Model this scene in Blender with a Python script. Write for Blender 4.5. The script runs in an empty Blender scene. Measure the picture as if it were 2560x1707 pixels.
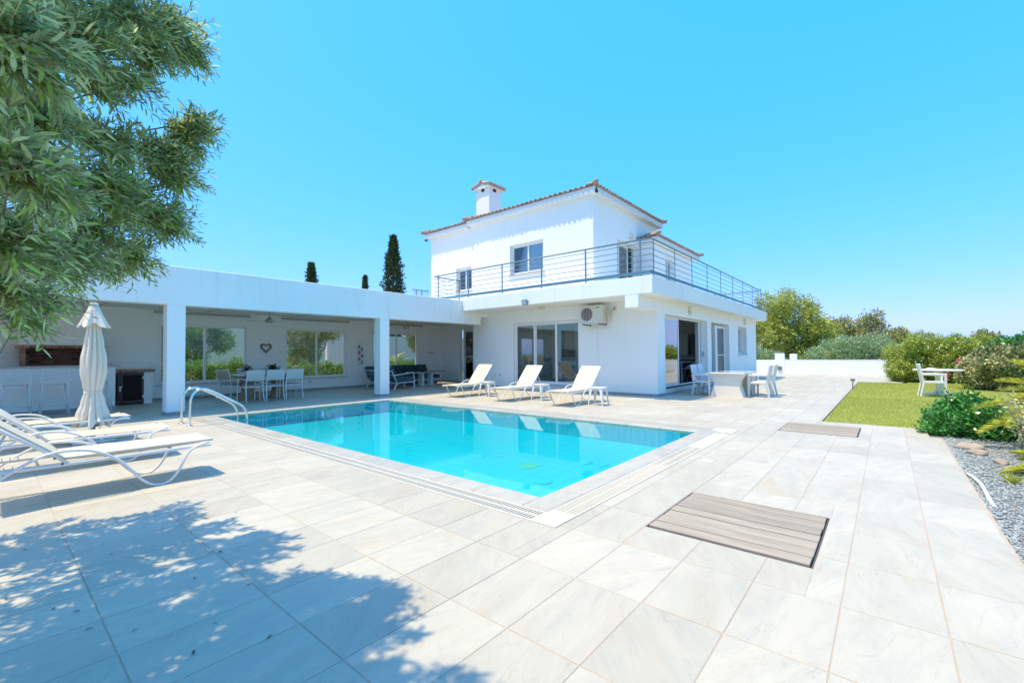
import bpy, math, random
import numpy as np
from mathutils import Vector, Matrix
random.seed(7); RNG = np.random.default_rng(11)
R = math.radians
scn = bpy.context.scene
COL = scn.collection
# ---------------------------------------------------------------- camera
cam = bpy.data.cameras.new('camera'); camo = bpy.data.objects.new('camera', cam); COL.objects.link(camo)
cam.sensor_width = 36.0; cam.sensor_fit = 'HORIZONTAL'; cam.lens = 36.0*1113.43/2560.0
cam.shift_y = 6.73/2560.0; cam.clip_start = 0.05; cam.clip_end = 3000
yaw, pitch, roll = 0.699066, 0.022262, -0.0071366
fw = Vector((math.cos(pitch)*math.cos(yaw), math.cos(pitch)*math.sin(yaw), math.sin(pitch)))
rt = Vector((math.sin(yaw), -math.cos(yaw), 0)); up = rt.cross(fw)
r2 = math.cos(roll)*rt + math.sin(roll)*up; u2 = -math.sin(roll)*rt + math.cos(roll)*up
m = Matrix.Identity(4)
for i in range(3):
    m[i][0] = r2[i]; m[i][1] = u2[i]; m[i][2] = -fw[i]
m[2][3] = 1.284
camo.matrix_world = m
scn.camera = camo
# ---------------------------------------------------------------- sky, sun, exposure
SUN = Vector((-0.275, 0.20, 1.0)).normalized()
w = bpy.data.worlds.new('World'); scn.world = w; w.use_nodes = True
nt = w.node_tree; bg = nt.nodes['Background']
sky = nt.nodes.new('ShaderNodeTexSky'); sky.sky_type = 'NISHITA'; sky.sun_disc = False
sky.sun_elevation = math.asin(SUN.z); sky.sun_rotation = math.atan2(SUN.x, SUN.y)
sky.air_density = 1.0; sky.dust_density = 1.0; sky.ozone_density = 6.0; sky.altitude = 50
sep = nt.nodes.new('ShaderNodeSeparateColor'); cmb = nt.nodes.new('ShaderNodeCombineColor')
nt.links.new(sky.outputs[0], sep.inputs[0])
for ch_, gain, power in ((0, .255, 1.46), (1, 1.37, .33), (2, 3.2, .15)):      # even colour grade of the whole sky
    pw_ = nt.nodes.new('ShaderNodeMath'); pw_.operation = 'POWER'; pw_.inputs[1].default_value = power
    ga_ = nt.nodes.new('ShaderNodeMath'); ga_.operation = 'MULTIPLY'; ga_.inputs[1].default_value = gain
    nt.links.new(sep.outputs[ch_], pw_.inputs[0]); nt.links.new(pw_.outputs[0], ga_.inputs[0]); nt.links.new(ga_.outputs[0], cmb.inputs[ch_])
nt.links.new(cmb.outputs[0], bg.inputs[0])
bg.inputs[1].default_value = 0.15
sl = bpy.data.lights.new('sun', 'SUN'); slo = bpy.data.objects.new('sun', sl); COL.objects.link(slo)
sl.energy = 2.1; sl.angle = R(0.53); sl.color = (1.0, 0.83, 0.53)
slo.rotation_euler = (-SUN).to_track_quat('-Z', 'Y').to_euler()
slo.location = (0, 0, 30)
vs = scn.view_settings
vs.view_transform = 'Standard'; vs.look = 'None'; vs.gamma = 1.0; vs.use_curve_mapping = False
vs.exposure = 1.38
scn.render.engine = 'CYCLES'
cy = scn.cycles
cy.use_denoising = True; cy.max_bounces = 10; cy.diffuse_bounces = 7; cy.glossy_bounces = 4
cy.transmission_bounces = 6; cy.transparent_max_bounces = 24; cy.sample_clamp_indirect = 6.0
cy.caustics_reflective = False; cy.caustics_refractive = False

# ---------------------------------------------------------------- helpers: meshes and things
def finish(o, parent):
    COL.objects.link(o)
    if parent is not None: o.parent = parent
    return o
class MB:
    def __init__(s): s.v = []; s.f = []
    def add(s, vs, fs):
        n = len(s.v); s.v += [tuple(p) for p in vs]; s.f += [tuple(i+n for i in f) for f in fs]; return s
    def box(s, x0, x1, y0, y1, z0, z1, M=None):
        p = [(x0,y0,z0),(x1,y0,z0),(x1,y1,z0),(x0,y1,z0),(x0,y0,z1),(x1,y0,z1),(x1,y1,z1),(x0,y1,z1)]
        if M is not None: p = [M @ Vector(q) for q in p]
        return s.add(p, [(0,3,2,1),(4,5,6,7),(0,1,5,4),(1,2,6,5),(2,3,7,6),(3,0,4,7)])
    def bev(s, x0, x1, y0, y1, z0, z1, c=0.006, M=None):
        c = min(c, (x1-x0)*.45, (y1-y0)*.45, (z1-z0)*.45)
        lo = (x0,y0,z0); hi = (x1,y1,z1); P = []; idx = {}
        for cx in (0,1):
            for cy_ in (0,1):
                for cz in (0,1):
                    for a in range(3):
                        cc = (cx,cy_,cz)
                        q = [ (hi[k] if cc[k] else lo[k]) if k == a else ((hi[k]-c) if cc[k] else (lo[k]+c)) for k in range(3)]
                        idx[(cx,cy_,cz,a)] = len(P); P.append(q)
        F = []
        for a in range(3):
            b, d = (a+1) % 3, (a+2) % 3
            for sgn in (0,1):
                ring = []
                for (ub, ud) in ((0,0),(1,0),(1,1),(0,1)):
                    k = [0,0,0]; k[a] = sgn; k[b] = ub; k[d] = ud; ring.append(idx[(*k,a)])
                F.append(ring if sgn else ring[::-1])
            for ub in (0,1):
                for ud in (0,1):
                    k0 = [0,0,0]; k1 = [0,0,0]; k0[b] = k1[b] = ub; k0[d] = k1[d] = ud; k1[a] = 1
                    q = [idx[(*k0,b)], idx[(*k1,b)], idx[(*k1,d)], idx[(*k0,d)]]
                    F.append(q if (ub == ud) else q[::-1])
        for cx in (0,1):
            for cy_ in (0,1):
                for cz in (0,1):
                    q = [idx[(cx,cy_,cz,a)] for a in range(3)]
                    F.append(q if (cx+cy_+cz) % 2 else q[::-1])
        if M is not None: P = [M @ Vector(q) for q in P]
        return s.add(P, F)
    def tube(s, pts, r, n=8, closed=False, caps=True):
        pts = [Vector(p) for p in pts]; N = len(pts)
        rs = r if isinstance(r, (list, tuple)) else [r]*N
        rings = []; T0 = None; u = None
        for i, p in enumerate(pts):
            if closed: t = pts[(i+1) % N]-pts[i-1]
            else: t = pts[min(i+1,N-1)]-pts[max(i-1,0)]
            t.normalize()
            if u is None:
                a = Vector((0,0,1)) if abs(t.z) < .9 else Vector((1,0,0))
                u = t.cross(a).normalized()
            else:
                u = (u - t*u.dot(t)).normalized()
            v = t.cross(u)
            rings.append([p + (u*math.cos(2*math.pi*k/n)+v*math.sin(2*math.pi*k/n))*rs[i] for k in range(n)])
        P = [q for rg in rings for q in rg]; F = []
        for i in range(N if closed else N-1):
            j = (i+1) % N
            for k in range(n):
                F.append((i*n+k, i*n+(k+1)%n, j*n+(k+1)%n, j*n+k))
        if caps and not closed:
            F.append(tuple(range(n))[::-1]); F.append(tuple((N-1)*n+k for k in range(n)))
        return s.add(P, F)
    def cyl(s, p0, p1, r0, r1=None, n=12):
        return s.tube([p0, p1], [r0, r0 if r1 is None else r1], n)
    def lathe(s, prof, n=16, c=(0,0,0), fold=None):
        P = []; F = []
        for (r, z) in prof:
            for k in range(n):
                a = 2*math.pi*k/n; rr = r if fold is None else fold(r, z, a)
                P.append((c[0]+rr*math.cos(a), c[1]+rr*math.sin(a), c[2]+z))
        for i in range(len(prof)-1):
            for k in range(n):
                F.append((i*n+k, i*n+(k+1)%n, (i+1)*n+(k+1)%n, (i+1)*n+k))
        F.append(tuple(range(n))[::-1]); F.append(tuple((len(prof)-1)*n+k for k in range(n)))
        return s.add(P, F)
    def prism(s, poly, axis, a0, a1, M=None):
        # poly: 2D outline in the two other axes (order: x,y,z with the axis removed), counter-clockwise
        def mk(q, a):
            q = list(q); q.insert(axis, a); return q
        n = len(poly); P = [mk(q, a0) for q in poly] + [mk(q, a1) for q in poly]
        if M is not None: P = [M @ Vector(q) for q in P]
        F = [tuple(range(n))[::-1], tuple(range(n, 2*n))] + [(i, (i+1) % n, n+(i+1) % n, n+i) for i in range(n)]
        if axis == 1: F = [f[::-1] for f in F]
        return s.add(P, F)
    def sheet(s, rows, thick=0.0):
        # rows: grid of points -> surface (optionally thickened along z of each normal)
        h = len(rows); wd = len(rows[0]); P = [q for r_ in rows for q in r_]
        F = [(i*wd+j, i*wd+j+1, (i+1)*wd+j+1, (i+1)*wd+j) for i in range(h-1) for j in range(wd-1)]
        return s.add(P, F)
    def mesh(s, name='m', smooth=False):
        me = bpy.data.meshes.new(name); me.from_pydata(s.v, [], s.f); me.validate()
        if smooth: me.polygons.foreach_set('use_smooth', [True]*len(me.polygons))
        me.update(); return me
    def build(s, name, mat, parent=None, smooth=False, loc=None):
        me = s.mesh(name, smooth); me.materials.append(mat)
        o = bpy.data.objects.new(name, me)
        if loc is not None: o.location = loc
        return finish(o, parent)
def npmesh(name, V, F, mat, parent=None, smooth=False, kind=None):
    # V (n,3) array, F (m,k) index array
    me = bpy.data.meshes.new(name); V = np.asarray(V, dtype=np.float32); F = np.asarray(F, dtype=np.int32)
    m_, k = F.shape
    me.vertices.add(len(V)); me.vertices.foreach_set('co', V.ravel())
    me.loops.add(m_*k); me.loops.foreach_set('vertex_index', F.ravel())
    me.polygons.add(m_); me.polygons.foreach_set('loop_start', np.arange(0, m_*k, k, dtype=np.int32))
    me.polygons.foreach_set('loop_total', np.full(m_, k, dtype=np.int32))
    if smooth: me.polygons.foreach_set('use_smooth', np.ones(m_, dtype=bool))
    me.update(calc_edges=True); me.validate(); me.materials.append(mat)
    o = bpy.data.objects.new(name, me)
    if kind: o['kind'] = kind
    return finish(o, parent)
def tag(o, label, cat, group=None):
    o['label'] = label; o['category'] = cat
    if group: o['group'] = group
    return o
def struct(o): o['kind'] = 'structure'; return o
def thing(name, label, cat, loc=(0,0,0), rz=0.0, group=None):
    o = bpy.data.objects.new(name, None); o.empty_display_size = .1; COL.objects.link(o)
    o.location = loc; o.rotation_euler = (0,0,rz); return tag(o, label, cat, group)
def copy_tree(o, loc=None, rz=None, label=None, parent=None):
    c = o.copy(); COL.objects.link(c)
    if parent is not None: c.parent = parent
    if loc is not None: c.location = loc
    if rz is not None: c.rotation_euler = (0,0,rz)
    if label: c['label'] = label
    for ch in list(o.children): copy_tree(ch, parent=c)
    return c
def subrects(rects, holes):
    for (hx0,hx1,hy0,hy1) in holes:
        out = []
        for (x0,x1,y0,y1) in rects:
            if hx0 >= x1 or hx1 <= x0 or hy0 >= y1 or hy1 <= y0: out.append((x0,x1,y0,y1)); continue
            if y0 < hy0: out.append((x0,x1,y0,hy0))
            if y1 > hy1: out.append((x0,x1,hy1,y1))
            a0, a1 = max(y0,hy0), min(y1,hy1)
            if x0 < hx0: out.append((x0,hx0,a0,a1))
            if x1 > hx1: out.append((hx1,x1,a0,a1))
        rects = out
    return rects
# ---------------------------------------------------------------- helpers: materials
def C4(c): return (c[0], c[1], c[2], 1.0)
def base_mat(name):
    m_ = bpy.data.materials.new(name); m_.use_nodes = True
    n = m_.node_tree; return m_, n, n.nodes['Principled BSDF'], n.nodes.new, n.links.new
def mat(name, col, rough=0.5, col2=None, scale=6.0, stretch=(1,1,1), amt=0.5, bump=0.0, bscale=60.0, metal=0.0, spec=0.5,
        detail=5.0, lo=0.35, hi=0.7, coat=0.0, transl=0.0, obj_var=0.0, island=0.0, coords='Object', sheen=0.0):
    m_, n, b, new, link = base_mat(name)
    b.inputs['Roughness'].default_value = rough; b.inputs['Metallic'].default_value = metal
    b.inputs['Specular IOR Level'].default_value = spec
    if coat: b.inputs['Coat Weight'].default_value = coat
    tc = new('ShaderNodeTexCoord'); mp = new('ShaderNodeMapping'); mp.inputs['Scale'].default_value = stretch
    link(tc.outputs[coords], mp.inputs[0])
    out = None
    rgb = new('ShaderNodeRGB'); rgb.outputs[0].default_value = C4(col); out = rgb.outputs[0]
    if col2 is not None:
        nz = new('ShaderNodeTexNoise'); nz.inputs['Scale'].default_value = scale; nz.inputs['Detail'].default_value = detail
        link(mp.outputs[0], nz.inputs['Vector'])
        mr = new('ShaderNodeMapRange'); mr.inputs[1].default_value = lo; mr.inputs[2].default_value = hi; mr.inputs[4].default_value = amt
        link(nz.outputs[0], mr.inputs[0])
        mx = new('ShaderNodeMix'); mx.data_type = 'RGBA'; mx.inputs[7].default_value = C4(col2)
        link(mr.outputs[0], mx.inputs[0]); link(out, mx.inputs[6]); out = mx.outputs[2]
    if obj_var or island:
        hs = new('ShaderNodeHueSaturation')
        if obj_var: src = new('ShaderNodeObjectInfo').outputs['Random']; am = obj_var
        else: src = new('ShaderNodeNewGeometry').outputs['Random Per Island']; am = island
        mr = new('ShaderNodeMapRange'); mr.inputs[3].default_value = 1-am; mr.inputs[4].default_value = 1+am
        link(src, mr.inputs[0]); link(mr.outputs[0], hs.inputs['Value'])
        link(out, hs.inputs['Color']); out = hs.outputs[0]
    link(out, b.inputs['Base Color'])
    if bump:
        nz = new('ShaderNodeTexNoise'); nz.inputs['Scale'].default_value = bscale; nz.inputs['Detail'].default_value = 6
        link(mp.outputs[0], nz.inputs['Vector'])
        bp = new('ShaderNodeBump'); bp.inputs['Strength'].default_value = bump; bp.inputs['Distance'].default_value = 0.01
        link(nz.outputs[0], bp.inputs['Height']); link(bp.outputs[0], b.inputs['Normal'])
    if transl:
        tr = new('ShaderNodeBsdfTranslucent'); link(out, tr.inputs[0]); ms = new('ShaderNodeMixShader'); ms.inputs[0].default_value = transl
        link(b.outputs[0], ms.inputs[1]); link(tr.outputs[0], ms.inputs[2]); link(ms.outputs[0], n.nodes['Material Output'].inputs[0])
    return m_
def leaf_mat(name, col, col2, back=None, rough=.42, transl=.25, var=.35, spec=.5):
    m_, n, b, new, link = base_mat(name)
    b.inputs['Roughness'].default_value = rough; b.inputs['Specular IOR Level'].default_value = spec*.6
    g = new('ShaderNodeNewGeometry'); mx = new('ShaderNodeMix'); mx.data_type = 'RGBA'
    mx.inputs[6].default_value = C4(col); mx.inputs[7].default_value = C4(col2); link(g.outputs['Random Per Island'], mx.inputs[0])
    out = mx.outputs[2]
    if back is not None:
        m2 = new('ShaderNodeMix'); m2.data_type = 'RGBA'; m2.inputs[7].default_value = C4(back)
        link(out, m2.inputs[6]); link(g.outputs['Backfacing'], m2.inputs[0]); out = m2.outputs[2]
    ml = new('ShaderNodeMath'); ml.operation = 'MULTIPLY'; ml.inputs[1].default_value = 7.31
    fr = new('ShaderNodeMath'); fr.operation = 'FRACT'; link(g.outputs['Random Per Island'], ml.inputs[0]); link(ml.outputs[0], fr.inputs[0])
    mr = new('ShaderNodeMapRange'); mr.inputs[3].default_value = 1-var; mr.inputs[4].default_value = 1+var; link(fr.outputs[0], mr.inputs[0])
    hs = new('ShaderNodeHueSaturation'); link(mr.outputs[0], hs.inputs['Value']); link(out, hs.inputs['Color']); out = hs.outputs[0]
    link(out, b.inputs['Base Color'])
    tr = new('ShaderNodeBsdfTranslucent'); link(out, tr.inputs[0]); ms = new('ShaderNodeMixShader'); ms.inputs[0].default_value = transl
    link(b.outputs[0], ms.inputs[1]); link(tr.outputs[0], ms.inputs[2]); link(ms.outputs[0], n.nodes['Material Output'].inputs[0])
    return m_
def glass_mat(name, tintc=(.93,.97,.97), ior=1.5, boost=1.6, rough=0.0, ripple=None):
    m_, n, b, new, link = base_mat(name); n.nodes.remove(b)
    fr = new('ShaderNodeFresnel'); fr.inputs[0].default_value = ior
    ml = new('ShaderNodeMath'); ml.operation = 'MULTIPLY'; ml.use_clamp = True; ml.inputs[1].default_value = boost; link(fr.outputs[0], ml.inputs[0])
    tp = new('ShaderNodeBsdfTransparent'); tp.inputs[0].default_value = C4(tintc)
    gl = new('ShaderNodeBsdfGlossy'); gl.inputs['Roughness'].default_value = rough
    if ripple:
        tc = new('ShaderNodeTexCoord'); mp = new('ShaderNodeMapping'); mp.inputs['Scale'].default_value = ripple[2]
        link(tc.outputs['Object'], mp.inputs[0])
        nz = new('ShaderNodeTexNoise'); nz.inputs['Scale'].default_value = ripple[0]; nz.inputs['Detail'].default_value = 2
        link(mp.outputs[0], nz.inputs['Vector'])
        bp = new('ShaderNodeBump'); bp.inputs['Strength'].default_value = ripple[1]; bp.inputs['Distance'].default_value = 0.02
        link(nz.outputs[0], bp.inputs['Height']); link(bp.outputs[0], gl.inputs['Normal'])
    ms = new('ShaderNodeMixShader'); link(ml.outputs[0], ms.inputs[0]); link(tp.outputs[0], ms.inputs[1]); link(gl.outputs[0], ms.inputs[2])
    link(ms.outputs[0], n.nodes['Material Output'].inputs[0]); return m_
def plaster(name, col=(.88,.885,.86), stain=(.55,.54,.49), amt=.09, streak=True):
    m_, n, b, new, link = base_mat(name); b.inputs['Roughness'].default_value = .85; b.inputs['Specular IOR Level'].default_value = .25
    tc = new('ShaderNodeTexCoord'); mp = new('ShaderNodeMapping'); mp.inputs['Scale'].default_value = (2.6,2.6,.22)
    link(tc.outputs['Object'], mp.inputs[0])
    n1 = new('ShaderNodeTexNoise'); n1.inputs['Scale'].default_value = 2.0; n1.inputs['Detail'].default_value = 8; n1.inputs['Roughness'].default_value = .65; link(mp.outputs[0], n1.inputs['Vector'])
    n2 = new('ShaderNodeTexNoise'); n2.inputs['Scale'].default_value = .5; n2.inputs['Detail'].default_value = 4; link(tc.outputs['Object'], n2.inputs['Vector'])
    mr = new('ShaderNodeMapRange'); mr.inputs[1].default_value = .56; mr.inputs[2].default_value = .74; mr.inputs[4].default_value = amt if streak else 0
    link(n1.outputs[0], mr.inputs[0])
    mr2 = new('ShaderNodeMapRange'); mr2.inputs[1].default_value = .35; mr2.inputs[2].default_value = .75; mr2.inputs[4].default_value = amt*.6; link(n2.outputs[0], mr2.inputs[0])
    ad = new('ShaderNodeMath'); ad.operation = 'ADD'; ad.use_clamp = True; link(mr.outputs[0], ad.inputs[0]); link(mr2.outputs[0], ad.inputs[1])
    mx = new('ShaderNodeMix'); mx.data_type = 'RGBA'; mx.inputs[6].default_value = C4(col); mx.inputs[7].default_value = C4(stain)
    link(ad.outputs[0], mx.inputs[0]); link(mx.outputs[2], b.inputs['Base Color'])
    n3 = new('ShaderNodeTexNoise'); n3.inputs['Scale'].default_value = 160; n3.inputs['Detail'].default_value = 4; link(tc.outputs['Object'], n3.inputs['Vector'])
    n4 = new('ShaderNodeTexNoise'); n4.inputs['Scale'].default_value = 3; n4.inputs['Detail'].default_value = 3; link(tc.outputs['Object'], n4.inputs['Vector'])
    a2 = new('ShaderNodeMath'); a2.operation = 'MULTIPLY_ADD'; a2.inputs[1].default_value = .12; link(n3.outputs[0], a2.inputs[0]); link(n4.outputs[0], a2.inputs[2])
    bp = new('ShaderNodeBump'); bp.inputs['Strength'].default_value = .25; bp.inputs['Distance'].default_value = .02; link(a2.outputs[0], bp.inputs['Height']); link(bp.outputs[0], b.inputs['Normal'])
    return m_
def stone_tile(name, c1, c2, c3, scale=1.6, rough=.55, obj_axis=True, contrast=1.0):
    # veined porcelain: streaks whose direction and offset change from tile to tile
    m_, n, b, new, link = base_mat(name); b.inputs['Roughness'].default_value = rough; b.inputs['Specular IOR Level'].default_value = .35
    g = new('ShaderNodeNewGeometry'); oi = new('ShaderNodeObjectInfo')
    ad = new('ShaderNodeMath'); ad.operation = 'ADD'; link(g.outputs['Random Per Island'], ad.inputs[0]); link(oi.outputs['Random'], ad.inputs[1])
    rnd = new('ShaderNodeMath'); rnd.operation = 'FRACT'; link(ad.outputs[0], rnd.inputs[0]); rnd = rnd.outputs[0]
    of = new('ShaderNodeMath'); of.operation = 'MULTIPLY'; of.inputs[1].default_value = 57.0; link(rnd, of.inputs[0])
    va = new('ShaderNodeVectorMath'); va.operation = 'ADD'; link(g.outputs['Position'], va.inputs[0])
    cb = new('ShaderNodeCombineXYZ'); link(of.outputs[0], cb.inputs[0]); link(of.outputs[0], cb.inputs[1]); link(of.outputs[0], cb.inputs[2]); link(cb.outputs[0], va.inputs[1])
    an = new('ShaderNodeMapRange'); an.inputs[3].default_value = -.75; an.inputs[4].default_value = .55; link(rnd, an.inputs[0])
    vr = new('ShaderNodeVectorRotate'); vr.rotation_type = 'Z_AXIS'; link(va.outputs[0], vr.inputs[0]); link(an.outputs[0], vr.inputs['Angle'])
    mp = new('ShaderNodeMapping'); mp.inputs['Scale'].default_value = (.35,1.5,1); link(vr.outputs[0], mp.inputs[0])
    n1 = new('ShaderNodeTexNoise'); n1.inputs['Scale'].default_value = scale*2.2; n1.inputs['Detail'].default_value = 9; n1.inputs['Roughness'].default_value = .62; n1.inputs['Distortion'].default_value = .8
    link(mp.outputs[0], n1.inputs['Vector'])
    n2 = new('ShaderNodeTexNoise'); n2.inputs['Scale'].default_value = scale*1.1; n2.inputs['Detail'].default_value = 5; link(mp.outputs[0], n2.inputs['Vector'])
    n3 = new('ShaderNodeTexNoise'); n3.inputs['Scale'].default_value = 90; n3.inputs['Detail'].default_value = 3; link(g.outputs['Position'], n3.inputs['Vector'])
    m1 = new('ShaderNodeMapRange'); m1.inputs[1].default_value = .42; m1.inputs[2].default_value = .66; m1.inputs[4].default_value = .9*contrast; link(n1.outputs[0], m1.inputs[0])
    m2 = new('ShaderNodeMapRange'); m2.inputs[1].default_value = .55; m2.inputs[2].default_value = .75; m2.inputs[4].default_value = .75; link(n2.outputs[0], m2.inputs[0])
    x1 = new('ShaderNodeMix'); x1.data_type = 'RGBA'; x1.inputs[6].default_value = C4(c1); x1.inputs[7].default_value = C4(c2); link(m1.outputs[0], x1.inputs[0])
    x2 = new('ShaderNodeMix'); x2.data_type = 'RGBA'; x2.inputs[7].default_value = C4(c3); link(x1.outputs[2], x2.inputs[6]); link(m2.outputs[0], x2.inputs[0])
    # thin dark cracks
    vo = new('ShaderNodeTexNoise'); vo.inputs['Scale'].default_value = scale*1.7; vo.inputs['Detail'].default_value = 6; vo.inputs['Distortion'].default_value = 1.5; link(mp.outputs[0], vo.inputs['Vector'])
    sb = new('ShaderNodeMath'); sb.operation = 'SUBTRACT'; sb.inputs[1].default_value = .5; link(vo.outputs[0], sb.inputs[0])
    ab = new('ShaderNodeMath'); ab.operation = 'ABSOLUTE'; link(sb.outputs[0], ab.inputs[0])
    m3 = new('ShaderNodeMapRange'); m3.inputs[1].default_value = 0; m3.inputs[2].default_value = .010; m3.inputs[3].default_value = .88; m3.inputs[4].default_value = 1; link(ab.outputs[0], m3.inputs[0])
    vv = new('ShaderNodeMapRange'); vv.inputs[3].default_value = .93; vv.inputs[4].default_value = 1.05; link(rnd, vv.inputs[0])
    mm = new('ShaderNodeMath'); mm.operation = 'MULTIPLY'; link(m3.outputs[0], mm.inputs[0]); link(vv.outputs[0], mm.inputs[1])
    m5 = new('ShaderNodeMapRange'); m5.inputs[3].default_value = .95; m5.inputs[4].default_value = 1.05; link(n3.outputs[0], m5.inputs[0])
    mm2 = new('ShaderNodeMath'); mm2.operation = 'MULTIPLY'; link(mm.outputs[0], mm2.inputs[0]); link(m5.outputs[0], mm2.inputs[1])
    n6 = new('ShaderNodeTexNoise'); n6.inputs['Scale'].default_value = .9; n6.inputs['Detail'].default_value = 8; n6.inputs['Roughness'].default_value = .7; link(g.outputs['Position'], n6.inputs['Vector'])
    m6 = new('ShaderNodeMapRange'); m6.inputs[1].default_value = .35; m6.inputs[2].default_value = .70; m6.inputs[3].default_value = .92; m6.inputs[4].default_value = 1.03; link(n6.outputs[0], m6.inputs[0])
    mm3 = new('ShaderNodeMath'); mm3.operation = 'MULTIPLY'; link(mm2.outputs[0], mm3.inputs[0]); link(m6.outputs[0], mm3.inputs[1]); mm2 = mm3
    hs = new('ShaderNodeHueSaturation'); link(mm2.outputs[0], hs.inputs['Value']); link(x2.outputs[2], hs.inputs['Color']); link(hs.outputs[0], b.inputs['Base Color'])
    bp = new('ShaderNodeBump'); bp.inputs['Strength'].default_value = .15; bp.inputs['Distance'].default_value = .01; link(n1.outputs[0], bp.inputs['Height']); link(bp.outputs[0], b.inputs['Normal'])
    return m_
M = {}
M['plaster'] = plaster('plaster')
M['plaster_beam'] = plaster('plaster_beam', amt=.30)
M['beige_plaster'] = plaster('beige_plaster', col=(.72,.62,.50), stain=(.5,.43,.34))
M['tile'] = stone_tile('deck_tile', (.53,.495,.405), (.455,.435,.375), (.505,.435,.33), scale=2.6, contrast=.85)
M['grout'] = mat('grout', (.52,.42,.33), .9, (.40,.33,.27), 9, amt=.7)
M['coping'] = stone_tile('coping_marble', (.52,.495,.43), (.40,.41,.385), (.50,.44,.355), scale=2.2, rough=.35)
M['pvc'] = mat('white_pvc', (.72,.66,.54), .45, (.60,.54,.43), 3, amt=.5)
M['trough'] = mat('trough', (.24,.21,.165), .8)
M['skirt'] = mat('skirting_stone', (.36,.36,.35), .6, (.25,.26,.27), 9, amt=.8)
M['white_alu'] = mat('white_aluminium', (.80,.81,.81), .35)
M['glass'] = glass_mat('window_glass', boost=3.4); M['glass_clear'] = glass_mat('clear_glass', boost=.55)
M['rail'] = mat('galvanised_rail', (.16,.26,.31), .45, (.12,.21,.25), 14, amt=.6, metal=.2)
M['railplate'] = mat('rail_plate', (.12,.25,.31), .5, (.09,.20,.26), 5, amt=.7, metal=.1)
M['terracotta'] = mat('terracotta', (.36,.25,.19), .8, (.52,.44,.37), 7, amt=.8, bump=.3, bscale=90, obj_var=.28)
M['dark'] = mat('dark_void', (.02,.02,.025), .7)
M['chrome'] = mat('stainless', (.78,.77,.74), .16, metal=1.0)
# ================================================================ SETTING
XW, YW = 12.777, 5.16          # house corner: wall planes X = XW (towards the pool) and Y = YW (towards the lawn)
PX0, PX1, PY0, PY1 = 3.217, 7.47, 2.385, 10.88      # pool water
# ground sheet to the horizon
gm, n_, b_, new, link = base_mat('dry_ground'); b_.inputs['Roughness'].default_value = .95
tc = new('ShaderNodeTexCoord'); nz = new('ShaderNodeTexNoise'); nz.inputs['Scale'].default_value = .12; nz.inputs['Detail'].default_value = 9; link(tc.outputs['Object'], nz.inputs['Vector'])
cr = new('ShaderNodeValToRGB'); cr.color_ramp.elements[0].position = .35; cr.color_ramp.elements[0].color = (.16,.15,.07,1); cr.color_ramp.elements[1].position = .65; cr.color_ramp.elements[1].color = (.30,.24,.14,1)
link(nz.outputs[0], cr.inputs[0]); link(cr.outputs[0], b_.inputs['Base Color'])
gs = MB()
for (x0,x1,y0,y1) in subrects([(-1500,1500,-1500,1500)], [(PX0-.6,PX1+.7,PY0-.6,PY1+.5)]):
    gs.add([(x0,y0,-.09),(x1,y0,-.09),(x1,y1,-.09),(x0,y1,-.09)], [(0,1,2,3)])
ground = struct(gs.build('ground', gm))
# terrace: grout bed + tiles
GX0, GX1, GY0, GY1 = PX0-.477, PX1+.58, PY0-.485, PY1+.37      # outer rectangle of coping and grate
GRAV_Y = -0.605
deck_holes = [(GX0,GX1,GY0,GY1), (3.19,4.24,.36,1.40), (8.45,9.55,.35,1.40),
              (XW,25.75,YW,30), (10.03,24.05,-30,.95), (24.05,60,-30,-.60), (9.12,60,-30,-.47), (14.04,30,12.9,40)]
deck_rects = subrects([(-4.4,31.1,GRAV_Y,16.23)], deck_holes)
dm = MB()
for (x0,x1,y0,y1) in deck_rects: dm.box(x0,x1,y0,y1,-.08,-.0032)
deck = struct(dm.build('deck', M['grout']))
TPX, TPY, TX0, TY0 = .6035, .3955, .3935, -.193
tiles = []
for i in range(-9, 52):
    for j in range(-2, 43):
        x0 = TX0+i*TPX; y0 = TY0+j*TPY
        r_ = (max(x0+.0032,-4.39), min(x0+TPX-.0032,31.09), max(y0+.0022,GRAV_Y+.002), min(y0+TPY-.0022,16.225))
        if r_[1]-r_[0] < .03 or r_[3]-r_[2] < .03: continue
        full = True
        pcs = subrects([r_], [(a-.004,b+.004,c-.004,d+.004) for (a,b,c,d) in deck_holes])
        for q in pcs:
            if q[1]-q[0] > .025 and q[3]-q[2] > .025: tiles.append(q)
def tkey(q):
    cx, cy_ = (q[0]+q[1])/2, (q[2]+q[3])/2
    ang = math.atan2(cy_, cx) - yaw
    vis = abs(ang) < R(52) and cx*math.cos(yaw)+cy_*math.sin(yaw) > 1.2
    d = math.hypot(cx, cy_)
    return (-(q[1]-q[0])*(q[3]-q[2])/max(d,1)**3) if vis else 1.0
tiles.sort(key=tkey)
share = {}
for q in tiles[:300]:
    wx, wy = q[1]-q[0], q[3]-q[2]; k = (round(wx,3), round(wy,3))
    if k not in share:
        me = MB().bev(-wx/2,wx/2,-wy/2,wy/2,-.012,0,.0018).mesh('tile'); me.materials.append(M['tile']); share[k] = me
    o = bpy.data.objects.new('tile', share[k]); o.location = ((q[0]+q[1])/2,(q[2]+q[3])/2,random.uniform(-.0006,.0006)); finish(o, deck)
rest = MB()
for q in tiles[300:]: rest.box(q[0],q[1],q[2],q[3],-.012,0)
o = rest.build('tiles', M['tile'], deck); o['kind'] = 'stuff'
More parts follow.
